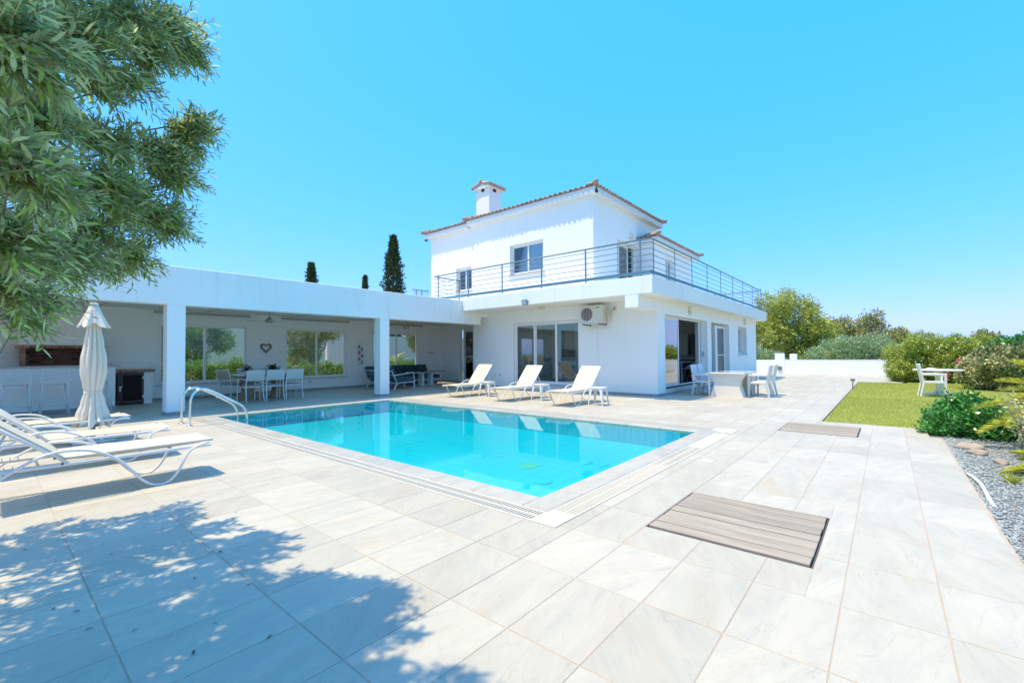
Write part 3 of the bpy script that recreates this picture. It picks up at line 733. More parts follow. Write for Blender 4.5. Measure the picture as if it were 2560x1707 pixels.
pw = MB(); wallY(pw, YB, YB+.2, -8, 14.04, 0, 2.66, [(3.30,5.65,.46,2.26),(6.86,9.20,.46,2.26),(10.34,12.69,.46,2.24)])
wallX(pw, 14.04, 14.24, 12.5, YB+.2, 0, 2.66, [(13.4,14.95,.10,2.40)]); pw.build('wall', M['plaster'], perg)
sk = MB(); sk.box(2.95,14.04,YB-.012,YB,0,.085); sk.box(14.028,14.04,14.95,YB-.012,0,.085); sk.build('skirting', M['skirt'], perg)
for (a,b,c) in ((3.30,5.65,4.46),(6.86,9.20,8.02),(10.34,12.69,11.55)):
    opening(perg,'Y',YB+.05,a,b,.46,2.26 if a < 10 else 2.24,[c],fr=.055,sill=(-.09,.05),glass='glass_clear')
gd = opening(perg,'X',14.11,13.4,14.72,.10,2.40,[14.1],name='glass_door',fr=.07,rail=1.18)
# ---- mounted bits
def bar_light(x0,x1,label):
    t = thing('awning_rail', label, 'rail', (x0,YB-.06,2.55), group='long grey rails fixed above the pergola windows')
    MB().bev(0,x1-x0,-.035,.035,0,.05,.008).build('housing', mat('rail_grey', (.42,.42,.40), .5), t)
    b = MB()
    for k in (.03,.5,.97): b.box((x1-x0)*k-.02,(x1-x0)*k+.02,.035,.058,.01,.04)
    b.build('bracket', M['rail'], t)
bar_light(3.17,5.73,'long grey rail above the left pergola window'); bar_light(6.71,9.28,'long grey rail above the middle pergola window'); bar_light(11.0,12.92,'long grey rail above the right pergola window behind the sofa')
# ================================================================ FURNITURE AND FITTINGS
M['alu_tube'] = mat('white_tube', (.74,.75,.74), .35)
M['sling'] = mat('cream_sling', (.64,.55,.39), .8, (.56,.48,.34), 40, (1,8,1), amt=.5, bump=.2, bscale=300, obj_var=.04)
M['pad'] = mat('white_padding', (.62,.57,.46), .85, (.54,.50,.41), 7, amt=.6, bump=.5, bscale=14)
M['cushion_r'] = mat('pale_sling', (.62,.58,.46), .8, (.56,.52,.42), 12, amt=.5, bump=.15, bscale=200)
M['black'] = mat('black_plastic', (.02,.02,.02), .5)
def smooth_path(pts, sub=4):
    P = [Vector(p) for p in pts]; out = []
    for i in range(len(P)-1):
        p0 = P[max(i-1,0)]; p1 = P[i]; p2 = P[i+1]; p3 = P[min(i+2,len(P)-1)]
        for k in range(sub):
            t = k/sub
            out.append(.5*((2*p1)+(-p0+p2)*t+(2*p0-5*p1+4*p2-p3)*t*t+(-p0+3*p1-3*p2+p3)*t**3))
    out.append(P[-1]); return out
def lounger(label, loc, rz, fab, thick=.012, ang=46, group=None):
    t = thing('sun_lounger', label, 'sun lounger', loc, rz, group)
    hw = .325
    prof = [(.05,.365),(.217,.304),(.31,.12),(.40,.02),(.50,.011),(.58,.057),(.65,.135),(.77,.294),(.92,.403),(1.07,.447),(1.27,.435),(1.51,.292),(1.74,.07),(1.84,.012)]
    for s_ in (-1,1):
        MB().tube(smooth_path([(x,s_*hw,z) for x,z in prof],3), .0125, 8).build('leg_tube', M['alu_tube'], t, smooth=True)
    for s_ in (-1,1): MB().bev(.02,1.72,s_*(hw-.035)-.014,s_*(hw-.035)+.014,.315,.345,.006).build('side_rail', M['alu_tube'], t)
    for x in (.35,.85,1.3): MB().tube([(x,-hw+.03,.325),(x,hw-.03,.325)],.011,8).build('cross_bar', M['alu_tube'], t, smooth=True)
    # seat sling
    n = 10; rows_t, rows_b = [], []
    def surf(name, p0, p1, th_, sag):
        d = Vector(p1)-Vector(p0); nrm = Vector((-d.z,0,d.x)).normalized(); b = MB()
        top, bot = [], []
        for i in range(n+1):
            u = i/n; c = Vector(p0)+d*u
            rt_, rb_ = [], []
            for j in range(7):
                v = (j/6*2-1); y = v*(hw-.045); s_ = -sag*(1-v*v)*math.sin(math.pi*u) ; e_ = 1 if 0 < j < 6 and 0 < i < n else .35
                q = c+nrm*s_; rt_.append((q+nrm*th_*.5*e_+Vector((0,y,0)))[:]); rb_.append((q-nrm*th_*.5*e_+Vector((0,y,0)))[:])
            top.append(rt_); bot.append(rb_)
        b.sheet([r_[::-1] for r_ in top]); b.sheet(bot)
        for e_ in (0,n): b.sheet([top[e_],bot[e_]])
        b.sheet([[r_[0] for r_ in top],[r_[0] for r_ in bot]]); b.sheet([[r_[-1] for r_ in top],[r_[-1] for r_ in bot]])
        return b.build(name, fab, t, smooth=True)
    zt = .352
    surf('seat', (.0,0,zt+thick/2), (1.15,0,zt+thick/2), thick, .018)
    a = R(ang); L_ = .76; hx, hz = 1.16, .36
    surf('backrest', (hx-.012,0,hz-.008+thick/2), (hx+L_*math.cos(a),0,hz+L_*math.sin(a)+thick/2), thick, .018)
    fr = MB()
    for s_ in (-1,1): fr.tube([(hx-.06,s_*(hw-.035),hz-.04),(hx+L_*math.cos(a),s_*(hw-.035),hz+L_*math.sin(a)-.004)],.014,8)
    fr.tube([(hx+L_*math.cos(a),-(hw-.035),hz+L_*math.sin(a)-.004),(hx+L_*math.cos(a),hw-.035,hz+L_*math.sin(a)-.004)],.014,8)
    fr.build('back_frame', M['alu_tube'], t, smooth=True)
    m_ = (hx+.45*math.cos(a),hz+.45*math.sin(a)-.02)
    st = MB()
    for s_ in (-1,1): st.tube([(m_[0],s_*(hw-.06),m_[1]),(1.62,s_*(hw-.06),.34)],.011,7)
    st.tube([(1.62,-(hw-.06),.34),(1.62,hw-.06,.34)],.010,7)
    st.build('back_strut', M['alu_tube'], t, smooth=True)
    tt = MB()
    for s_ in (-1,1):
        for k in range(5): tt.box(1.40+k*.05,1.408+k*.05,s_*(hw-.05)-.006,s_*(hw-.05)+.006,.345,.368)
    tt.build('ratchet', M['alu_tube'], t)
    bl = MB()
    for s_ in (-1,1):
        bl.cyl((hx,s_*(hw-.018),hz-.02),(hx,s_*(hw-.010),hz-.02),.008,n=8); bl.cyl((hx+.05,s_*(hw-.018),hz+.035),(hx+.05,s_*(hw-.010),hz+.035),.008,n=8)
    bl.build('bolt', M['black'], t)
    return t
lounger('padded white sun lounger nearest the camera, left of the pool', (1.63,5.92,0), math.pi, M['pad'], .055, 41, 'sun loungers')
lounger('middle of the three cream sun loungers left of the pool, under the parasol', (1.62,7.47,0), math.pi-.02, M['sling'], .014, 44, 'sun loungers')
lounger('farthest cream sun lounger left of the pool, beyond the parasol', (1.52,9.36,0), math.pi+.01, M['sling'], .014, 44, 'sun loungers')
lounger('cream sun lounger by the house wall, nearest the sofas', (8.98,10.03,0), .03, M['cushion_r'], .03, 50, 'sun loungers')
lounger('middle cream sun lounger of the row by the glass sliding door', (8.97,8.06,0), .0, M['cushion_r'], .03, 49, 'sun loungers')
lounger('cream sun lounger by the house wall, nearest the lawn', (8.98,6.18,0), -.02, M['cushion_r'], .03, 49, 'sun loungers')
# ---- metal side tables
M['table_white'] = mat('white_enamel', (.78,.77,.73), .35, (.70,.67,.60), 6, amt=.4)
def side_table(label, loc, rz):
    t = thing('side_table', label, 'side table', loc, rz, 'metal side tables between the loungers')
    h, a, b = .445, .165, .20
    MB().bev(-a-.01,a+.01,-a-.01,a+.01,h-.014,h,.006).build('table_top', M['table_white'], t)
    ap_ = MB()
    for k in range(4): ap_.box(-a+.03,a-.03,a-.012,a-.004,h-.06,h-.014, Matrix.Rotation(k*math.pi/2,4,'Z'))
    ap_.build('apron', M['table_white'], t)
    for sx_ in (-1,1):
        for sy_ in (-1,1):
            l = MB()
            for ax in (0,1):
                # two tapering sheets folded at the corner
                w0, w1 = .075, .022
                top = Vector((sx_*a,sy_*a,h-.015)); bot = Vector((sx_*b,sy_*b,0)); d = Vector((-sx_,0,0)) if ax == 0 else Vector((0,-sy_,0)); n_ = Vector((0,-sy_*.006,0)) if ax == 0 else Vector((-sx_*.006,0,0))
                P = [top,top+d*w0,bot+d*w1,bot]; P = P+[p+n_ for p in P]
                l.add([p[:] for p in P], [(0,1,2,3),(7,6,5,4),(0,4,5,1),(1,5,6,2),(2,6,7,3),(3,7,4,0)])
            l.build('leg', M['table_white'], t)
side_table('white metal side table beside the lounger nearest the sofas', (10.02,9.42,0), .15)
side_table('white metal side table between the middle and right loungers by the house', (10.02,7.38,0), -.1)
side_table('white metal side table at the right end of the lounger row', (9.90,5.52,0), .1)
# ---- folded parasol
M['canvas'] = mat('cream_canvas', (.86,.79,.66), .9, (.80,.71,.58), 5, (3,3,.4), amt=.5, bump=.35, bscale=9, transl=.12)
ps = thing('parasol', 'closed cream parasol tied with a strap beside the pool', 'parasol', (1.09,9.24,0))
def rad(z, tab):
    for (z0,r0),(z1,r1) in zip(tab, tab[1:]):
        if z0 <= z <= z1:
            u = (z-z0)/(z1-z0); u = u*u*(3-2*u); return r0+(r1-r0)*u
    return tab[-1][1]
tab = [(.27,.205),(.42,.165),(.60,.118),(.76,.088),(.86,.105),(1.05,.132),(1.25,.132),(1.5,.105),(1.74,.075),(1.9,.05)]
fr_n = 9; ph0 = 1.3
def fold(r_, z, a): return r_*(1.10-.40*(1-abs(math.sin(5.5*a+ph0+.5*math.sin(z*3))))**2+.07*math.sin(13*a+2*z)+.05*math.sin(3*a+z))
zs = np.linspace(.27,1.9,44); cb = MB(); N_ = 108; P = []
for z in zs:
    for k in range(N_):
        a = 2*math.pi*k/N_; r_ = fold(rad(z,tab),z,a); zz = z+(.035*math.sin(fr_n*a+ph0+.6)+.02*math.sin(4*a) if z < .33 else 0)
        P.append((r_*math.cos(a),r_*math.sin(a),zz))
cb.add(P, [(i*N_+k,i*N_+(k+1)%N_,(i+1)*N_+(k+1)%N_,(i+1)*N_+k) for i in range(len(zs)-1) for k in range(N_)])
cb.build('canopy', M['canvas'], ps, smooth=True)
fl = MB(); P = []; zs2 = np.linspace(1.76,2.09,12)
for z in zs2:
    u = (2.09-z)/.33; r0 = .045+.115*u**1.05
    for k in range(N_):
        a = 2*math.pi*k/N_; r_ = r0*(1+.24*u*math.sin(5*a+.4)+.08*u*math.sin(11*a)); P.append((r_*math.cos(a),r_*math.sin(a),z-.035*u*math.sin(5*a+.4)))
fl.add(P, [(i*N_+k,i*N_+(k+1)%N_,(i+1)*N_+(k+1)%N_,(i+1)*N_+k) for i in range(11) for k in range(N_)]); fl.build('vent_cap', M['canvas'], ps, smooth=True)
MB().lathe([(.03,2.07),(.055,2.085),(.055,2.10),(.02,2.115)],16).build('finial', M['pvc'], ps, smooth=True)
MB().tube([(.093*math.cos(a),.093*math.sin(a),.765+.018*math.sin(a+.6)) for a in np.linspace(0,2*math.pi,28)[:-1]],.014,6,closed=True).build('strap', M['canvas'], ps, smooth=True)
MB().cyl((0,0,.05),(0,0,2.05),.022,n=14).build('pole', mat('grey_pole', (.18,.18,.20), .4, metal=.3), ps, smooth=True)
bs_ = MB(); bs_.bev(-.24,.24,-.24,.24,.0,.05,.012); bs_.build('base_slab', mat('base_stone', (.42,.46,.48), .8, (.34,.38,.40), 8), ps)
MB().lathe([(.04,.05),(.035,.12),(.033,.28),(.028,.30)],14).build('base_socket', mat('socket', (.13,.13,.15), .4), ps, smooth=True)
MB().cyl((.03,0,.24),(.075,0,.24),.012,n=8).build('knob', M['black'], ps)
# ---- pool ladder
ld = thing('pool_ladder', 'stainless steel pool ladder handrails at the far left pool corner', 'ladder', (2.48,9.86,0))
for y in (0,.53):
    pts = smooth_path([(0,y,0),(0,y,.30),(.02,y,.52),(.10,y,.64),(.20,y,.67),(.33,y,.635),(.75,y,.38),(.88,y,.28),(.945,y,.17),(.96,y,.05),(.96,y,-.30)],4)
    MB().tube(pts,.021,12).build('rail', M['chrome'], ld, smooth=True)
    MB().lathe([(.055,.0),(.055,.008),(.03,.016)],18,(0,y,0)).build('flange', M['chrome'], ld, smooth=True)
rg = MB()
for z in (-.08,-.26): rg.bev(.92,.99,.0,.53,z-.012,z+.012,.006)
rg.build('tread', M['rail'], ld)
# ---- bar, barbecue
M['brick'] = mat('brick', (.40,.17,.09), .85, (.50,.30,.20), 14, amt=.8, bump=.4, bscale=60, obj_var=.3)
M['brick_dark'] = mat('dark_brick', (.17,.075,.045), .85, (.24,.12,.07), 12, amt=.8, bump=.4, bscale=60, obj_var=.4)  # darker brick tone for the back of the firebox
M['mortar'] = mat('mortar', (.34,.27,.22), .95)
bar = thing('bar_counter', 'white bar counter with stone top behind the bar stools', 'counter', (0,14.56,0))
MB().box(-3.5,2.12,.0,.16,.09,1.045).build('front', M['plaster'], bar)
MB().bev(-3.5,2.21,-.06,.40,1.045,1.09,.008).build('counter_top', mat('bar_top', (.52,.50,.46), .4, (.42,.41,.38), 7), bar)
MB().bev(-3.5,2.135,-.012,.172,0,.09,.004).build('skirting', M['skirt'], bar)
bq = thing('barbecue', 'built in brick barbecue with a white plaster hood', 'barbecue', (0,15.62,0))
MB().box(-.5,2.24,.0,.60,0,1.05).build('base', M['plaster'], bq)
fb = MB()
fb.box(.62,.66,.05,.60,1.052,1.5); fb.box(1.86,1.90,.05,.60,1.052,1.5); fb.box(.62,1.90,.56,.60,1.052,1.5)
fb.build('firebox', M['mortar'], bq)
hd = MB(); P = [(.52,.02,1.585),(2.0,.02,1.585),(2.0,.6,1.585),(.52,.6,1.585),(.92,.25,2.65),(1.6,.25,2.65),(1.6,.6,2.65),(.92,.6,2.65)]
hd.add(P,[(3,2,1,0),(0,1,5,4),(1,2,6,5),(2,3,7,6),(3,0,4,7)]); hd.build('hood', M['plaster'], bq)
x = .50; 
for k in range(13):
    MB().bev(-.055,.055,-.06,.5,-.035,.035,.004).build('brick', M['brick'], bq, loc=(x+.06+k*.121,.045,1.545))
for sx_ in (.60,1.86):
    for k in range(6): MB().bev(-.045,.045,-.02,.45,-.035,.035,.003).build('brick', M['brick'], bq, loc=(sx_+.02,.06,1.10+k*.078))
for r_ in range(6):
    for k in range(6):
        xx = .70+k*.21+(.1 if r_%2 else 0)
        if xx < 1.84: MB().bev(-.102,.102,-.01,.01,-.036,.036,.003).build('brick', M['brick_dark'], bq, loc=(min(xx+.05,1.78),.545,1.095+r_*.078))
cbn = thing('storage_cupboard', 'dark brown louvred cupboard under a brick shelf beside the barbecue', 'cupboard', (2.27,15.66,0))
cs = MB(); cs.box(.60,.79,.0,.55,0,.865); cs.box(-.02,.6,.5,.55,0,.865); cs.box(-.02,.79,.25,.55,.94,1.10); cs.build('surround', M['plaster'], cbn)
for k in range(7): MB().bev(-.058,.058,-.05,.5,-.036,.036,.004).build('brick', M['brick'], cbn, loc=(.045+k*.123,0,.903))
M['louvre'] = mat('dark_louvre', (.07,.035,.032), .35, (.03,.016,.016), 12, (1,1,8))
for (a,b) in ((-.28,.10),(.105,.60)):
    d = MB(); d.bev(a,a+.05,-.02,.02,.03,.86,.004); d.bev(b-.05,b,-.02,.02,.03,.86,.004); d.bev(a+.05,b-.05,-.02,.02,.03,.11,.004); d.bev(a+.05,b-.05,-.02,.02,.79,.86,.004)
    do = d.build('door', M['louvre'], cbn)
    for k in range(17):
        z = .13+k*.039; MB().bev(a+.05,b-.05,-.014,.014,-.004,.004,.001,Matrix.Translation((0,0,z)) @ Matrix.Rotation(R(-42),4,'X')).build('slat', M['louvre'], do)
MB().box(-.28,.6,.03,.04,.02,.86).build('backing', M['dark'], cbn)
hn = MB(); hn.bev(.085,.115,-.045,-.02,.36,.50,.004); hn.bev(.075,.145,-.05,-.03,.47,.50,.004); hn.build('handle', M['white_alu'], cbn)
for z in (.20,.72): MB().bev(.57,.605,-.035,-.015,z-.035,z+.035,.003).build('hinge', M['white_alu'], cbn)
# ---- bar stools
M['stool'] = mat('white_resin', (.72,.74,.72), .45)
def stool(label, loc, rz=0):
    t = thing('bar_stool', label, 'bar stool', loc, rz, 'white bar stools')
    hw = .20
    for sx_ in (-1,1):
        MB().tube([(sx_*(hw+.02),-.20,0),(sx_*(hw-.01),-.185,.62),(sx_*(hw-.005),-.20,.74)],[.016,.02,.02],8).build('leg', M['stool'], t, smooth=True)
        MB().tube([(sx_*(hw+.02),.20,0),(sx_*(hw-.02),.17,.70)],[.016,.02],8).build('leg', M['stool'], t, smooth=True)
    f = MB(); f.tube([(-hw-.01,-.195,.27),(hw+.01,-.195,.27)],.013,8); f.tube([(-hw-.01,.19,.24),(hw+.01,.19,.24)],.013,8)
    for sx_ in (-1,1): f.tube([(sx_*(hw+.01),-.195,.27),(sx_*(hw+.01),.19,.24)],.012,8)
    f.build('footrest', M['stool'], t, smooth=True)
    s = MB(); s.bev(-.205,.205,-.19,.20,.70,.735,.014); s.build('seat', M['stool'], t)
    # curved back: rim + woven lattice
    def bp(u, v): # u -1..1, v 0..1
        x_ = u*(.225-.035*v); y_ = -.195-.05*v-.03*(1-u*u); return Vector((x_, y_, .73+.31*v))
    rim = [bp(u,0.0) for u in np.linspace(-1,1,9)]+[bp(1,v) for v in (.35,.7,.9)]+[bp(u,1) for u in np.linspace(.9,-.9,8)]+[bp(-1,v) for v in (.9,.7,.35)]
    MB().tube(rim,.012,7,closed=True).build('back_rim', M['stool'], t, smooth=True)
    lat = MB()
    for k in range(16):
        v = .05+.9*k/15; lat.tube([bp(u,v)+Vector((0,0,.008*math.sin(9*u+k))) for u in np.linspace(-.98,.98,11)],.0042,4)
    for k in range(17):
        u = -.94+1.88*k/16; lat.tube([bp(u,v) for v in (0,.33,.66,1)],.0042,4)
    lat.build('back_lattice', M['stool'], t)
    return t
stool('white bar stool with woven back, leftmost at the bar', (.46,14.02,0))
stool('white bar stool with woven back, second from the left at the bar', (1.03,14.00,0))
stool('white bar stool mostly hidden behind the closed parasol', (1.73,14.02,0))
# ---- outdoor dining under the pergola
M['slingw'] = mat('pale_sling_back', (.60,.63,.58), .8, (.52,.55,.51), 60, bump=.1)
M['cush'] = mat('patterned_cushion', (.10,.13,.22), .9, (.66,.50,.40), 26, amt=1.0, lo=.47, hi=.53, detail=1)
M['tan'] = mat('tan_pedestal', (.30,.19,.12), .8, (.42,.29,.19), 5, amt=.8, bump=.4, bscale=30)
def din_chair(label, loc, rz, back=None):
    t = thing('dining_chair', label, 'chair', loc, rz, 'chairs round the pergola table')
    hw, d = .225, .22     # faces +y ; back at -y
    bm = back or M['slingw']
    for sx_ in (-1,1):
        MB().tube(smooth_path([(sx_*(hw+.015),-d-.06,0),(sx_*hw,-d+.01,.42),(sx_*hw,-d-.02,.62),(sx_*hw,-d-.09,.88)],3),.0145,8).build('leg', M['alu_tube'], t, smooth=True)
        MB().tube(smooth_path([(sx_*(hw+.01),d+.02,0),(sx_*(hw+.005),d,.42),(sx_*hw,d-.01,.62),(sx_*hw,d-.06,.655),(sx_*hw,-d-.02,.635)],3),.0135,8).build('arm', M['alu_tube'], t, smooth=True)
    f = MB(); f.tube([(-hw,-d,.43),(hw,-d,.43)],.014,8); f.tube([(-hw,d,.43),(hw,d,.43)],.014,8); f.tube([(-hw,-d-.09,.88),(hw,-d-.09,.88)],.0145,8)
    for sx_ in (-1,1): f.tube([(sx_*hw,-d,.43),(sx_*hw,d,.43)],.013,8)
    f.build('frame', M['alu_tube'], t, smooth=True)
    MB().bev(-hw+.01,hw-.01,-d+.01,d-.01,.428,.436,.002).build('seat', M['slingw'], t)
    MB().bev(-hw+.02,hw-.02,-d+.02,d,.437,.475,.016).build('cushion', M['cush'], t)
    rows = [[(hw*u*.97,-d-.015-.075*v+.02*(1-u*u)*math.sin(math.pi*v)*-1,.60+.285*v) for u in np.linspace(-1,1,7)] for v in np.linspace(0,1,6)]
    b = MB().sheet(rows); b.sheet([[(x_,y_-.006,z_) for x_,y_,z_ in r_[::-1]] for r_ in rows]); b.build('backrest', bm, t, smooth=True)
    return t
din_chair('left of the three pale dining chairs with backs to the pool', (4.80,13.52,0), .12)
din_chair('middle of the three pale dining chairs with backs to the pool', (5.36,13.52,0), .0)
din_chair('right of the three pale dining chairs with backs to the pool', (5.90,13.52,0), -.03)
din_chair('dining chair with tan back at the left head of the pergola table', (4.72,14.75,0), -math.pi/2+.45, mat('tan_back', (.45,.40,.30), .8))
din_chair('left dining chair on the far side of the pergola table', (5.40,15.35,0), math.pi)
din_chair('right dining chair on the far side of the pergola table', (6.05,15.30,0), math.pi)
dt = thing('dining_table', 'pale dining table on two carved tan pedestals under the pergola', 'table', (5.45,14.35,0))
MB().bev(-.80,.95,-.42,.42,.70,.735,.008).build('table_top', mat('pergola_table_top', (.40,.38,.34), .25, (.32,.31,.28), 6), dt)
for x_ in (-.42,.42):
    pr_ = [(.24,0),(.245,.06),(.20,.10),(.165,.25),(.155,.40),(.185,.55),(.235,.66),(.245,.70)]
    p_ = MB(); n_ = 20
    V = []
    for (r_,z) in pr_:
        for k in range(n_):
            a = 2*math.pi*k/n_; ex = 2.6; c_, s_ = math.cos(a), math.sin(a); q = (abs(c_)**ex+abs(s_)**ex)**(-1/ex); V.append((x_+r_*q*c_*1.0, r_*q*s_*1.25, z))
    p_.add(V, [(i*n_+k,i*n_+(k+1)%n_,(i+1)*n_+(k+1)%n_,(i+1)*n_+k) for i in range(len(pr_)-1) for k in range(n_)]); p_.build('pedestal', M['tan'], dt, smooth=True)
# flower bowls
M['flower'] = mat('white_petal', (.85,.82,.82), .6)
M['plantleaf'] = leaf_mat('plant_leaf', (.012,.035,.015), (.03,.07,.03), var=.4)
def leafset(pos, dirs, nrm, L, W, hexa=False):
    # leaves as arrays of quads (n,4,3) or hexagons (n,6,3)
    side = np.cross(dirs, nrm); side /= (np.linalg.norm(side,axis=1,keepdims=True)+1e-9)
    L = np.asarray(L).reshape(-1,1); W = np.asarray(W).reshape(-1,1)
    if not hexa:
        return np.stack([pos, pos+dirs*L*.5+side*W*.5+nrm*W*.15, pos+dirs*L, pos+dirs*L*.5-side*W*.5+nrm*W*.15],1)
    return np.stack([pos, pos+dirs*L*.3+side*W*.45, pos+dirs*L*.65+side*W*.42, pos+dirs*L-nrm*L*.06, pos+dirs*L*.65-side*W*.42, pos+dirs*L*.3-side*W*.45],1)
def unit(a): return a/(np.linalg.norm(a,axis=-1,keepdims=True)+1e-9)
def leaves_obj(name, arr, mat_, parent=None, kind=None):
    n,k,_ = arr.shape; return npmesh(name, arr.reshape(-1,3), np.arange(n*k).reshape(-1,k), mat_, parent, kind=kind)
def rand_dirs(n, upb=0.0):
    d = RNG.normal(0,1,(n,3)); d[:,2] += upb; return unit(d)
def bowl(label, loc, r_=.15, n=260):
    t = thing('flower_bowl', label, 'flower pot', loc, 0, 'flower bowls on the pergola table')
    MB().lathe([(r_*.6,0),(r_*.85,.05),(r_,.12),(r_*.93,.12),(r_*.8,.06)],20).build('bowl', M['stool'], t, smooth=True)
    p = RNG.normal(0,1,(n,3))*np.array([r_*.55,r_*.55,.05])+[0,0,.17]
    leaves_obj('foliage', leafset(p, rand_dirs(n,.5), rand_dirs(n,1), RNG.uniform(.04,.07,n), RNG.uniform(.025,.04,n)), M['plantleaf'], t)
    m_ = 26; p = RNG.normal(0,1,(m_,3))*np.array([r_*.5,r_*.5,.05])+[0,0,.21]
    leaves_obj('blossom', leafset(p, rand_dirs(m_,.3), rand_dirs(m_,1), np.full(m_,.03), np.full(m_,.03)), M['flower'], t)
bowl('small white bowl of flowers at the left of the pergola table', (4.98,14.30,.735), .10, 160); bowl('larger white bowl of dark leaved flowers on the pergola table', (5.75,14.45,.735), .14)
# ---- lounge set
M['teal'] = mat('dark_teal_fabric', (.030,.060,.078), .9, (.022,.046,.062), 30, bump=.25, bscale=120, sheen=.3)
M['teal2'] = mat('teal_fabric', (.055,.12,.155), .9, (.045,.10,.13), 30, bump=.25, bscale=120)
def sofa(label, loc, rz, Ln, nb, grid=True, arms=(1,1), cush=None):
    # faces +x; back towards -x; runs along y from 0 to Ln
    t = thing('outdoor_sofa', label, 'sofa', loc, rz, 'white framed outdoor sofas')
    f = MB(); B = lambda p,q,w_=.022: f.tube([p,q],w_,4)
    for y in (0.03,Ln-.03):
        MB().tube([(-.12,y,0),(.02,y,.22)],[.028,.03],4).build('leg', M['alu_tube'], t); MB().tube([(.80,y,0),(.80,y,.24)],[.028,.028],4).build('leg', M['alu_tube'], t)
        B((.0,y,.22),(.84,y,.26)); B((.02,y,.22),(-.22,y,.68))
    B((0,.0,.22),(0,Ln,.22)); B((.82,0,.26),(.82,Ln,.26)); B((-.22,0,.68),(-.22,Ln,.68)); B((-.08,0,.40),(-.08,Ln,.40),.015); B((-.15,0,.54),(-.15,Ln,.54),.015)
    nv = max(2,int(Ln/.42))
    for k in range(1,nv): y = Ln*k/nv; B((.0,y,.22),(-.22,y,.68),.013)
    f.build('frame', M['alu_tube'], t)
    for y,a in ((0.02,arms[0]),(Ln-.02,arms[1])):
        if a: MB().tube([(.80,y,.24),(.76,y,.58),(.70,y,.60),(-.16,y,.52)],.022,4).build('armrest', M['alu_tube'], t)
    cm = cush or M['teal']
    for k in range(nb):
        y0, y1 = .05+(Ln-.1)*k/nb, .05+(Ln-.1)*(k+1)/nb
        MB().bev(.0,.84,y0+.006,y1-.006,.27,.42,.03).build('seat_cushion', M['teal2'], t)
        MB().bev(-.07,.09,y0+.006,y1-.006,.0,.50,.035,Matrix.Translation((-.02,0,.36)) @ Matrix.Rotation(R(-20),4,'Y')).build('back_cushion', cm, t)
sofa('two seat sofa with white lattice back turned to the pool pillar', (9.95,13.95,0), 0, 1.9, 2, cush=M['teal2'])
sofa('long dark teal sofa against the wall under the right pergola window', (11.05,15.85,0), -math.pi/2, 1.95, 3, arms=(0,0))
ct = thing('coffee_table', 'low white coffee table with dark top in front of the sofas', 'table', (12.05,14.90,0))
MB().bev(-.72,.80,-.38,.38,.565,.59,.006).build('table_top', mat('dark_ceramic', (.06,.06,.065), .25), ct); MB().bev(-.74,.82,-.40,.40,.535,.563,.006).build('table_rim', M['alu_tube'], ct)
for x_ in (-.24,.24): MB().bev(x_-.06,x_+.06,-.14,.14,.03,.535,.01).build('leg', M['alu_tube'], ct)
MB().bev(-.40,.42,-.22,.22,0,.03,.008).build('base', M['alu_tube'], ct)
pp = thing('succulent_pot', 'dark pot with a green succulent on the coffee table', 'flower pot', (12.0,15.02,.59))
MB().lathe([(.07,0),(.10,.05),(.105,.13),(.09,.13),(.08,.09)],18).build('pot', mat('pot_dark', (.035,.05,.055), .4), pp, smooth=True)
p = RNG.normal(0,.04,(120,3))*[1,1,.35]+[0,0,.16]; leaves_obj('foliage', leafset(p, rand_dirs(120,1.2), rand_dirs(120), np.full(120,.07), np.full(120,.03)), leaf_mat('succulent', (.05,.14,.03), (.10,.22,.05)), pp)
# ---- white woven table and chairs by the lawn-side doors
M['woven'] = mat('white_weave', (.74,.74,.72), .55, (.66,.66,.64), 90, (1,1,4), amt=.6, bump=.35, bscale=150)
M['woven2'] = mat('cream_weave', (.82,.76,.66), .6, (.74,.68,.58), 90, (1,1,4), amt=.6, bump=.35, bscale=150)
wt = thing('patio_table', 'white woven patio table with hourglass base and glass top by the open door', 'table', (13.80,3.08,0))
MB().bev(0,1.75,0,1.0,.665,.695,.008).build('table_top', M['woven'], wt); MB().bev(.01,1.74,.01,.99,.697,.704,.002).build('glass_top', mat('table_glass', (.74,.80,.76), .05, spec=.8), wt)
hb = [(.06,0),(.10,.12),(.155,.30),(.165,.38),(.14,.50),(.07,.60),(.02,.664),(.98,.664),(.93,.60),(.86,.50),(.835,.38),(.845,.30),(.90,.12),(.94,0)]
out = [(y,z) for y,z in hb[6::-1]]+[(y,z) for y,z in hb[13:6:-1]]
for x_ in (.10,1.25):
    b = MB(); poly = [(.02+.96*(y-.02)/.96, z) for y,z in out]
    b.prism(poly,0,x_,x_+.40); b.build('base', M['woven2'], wt)
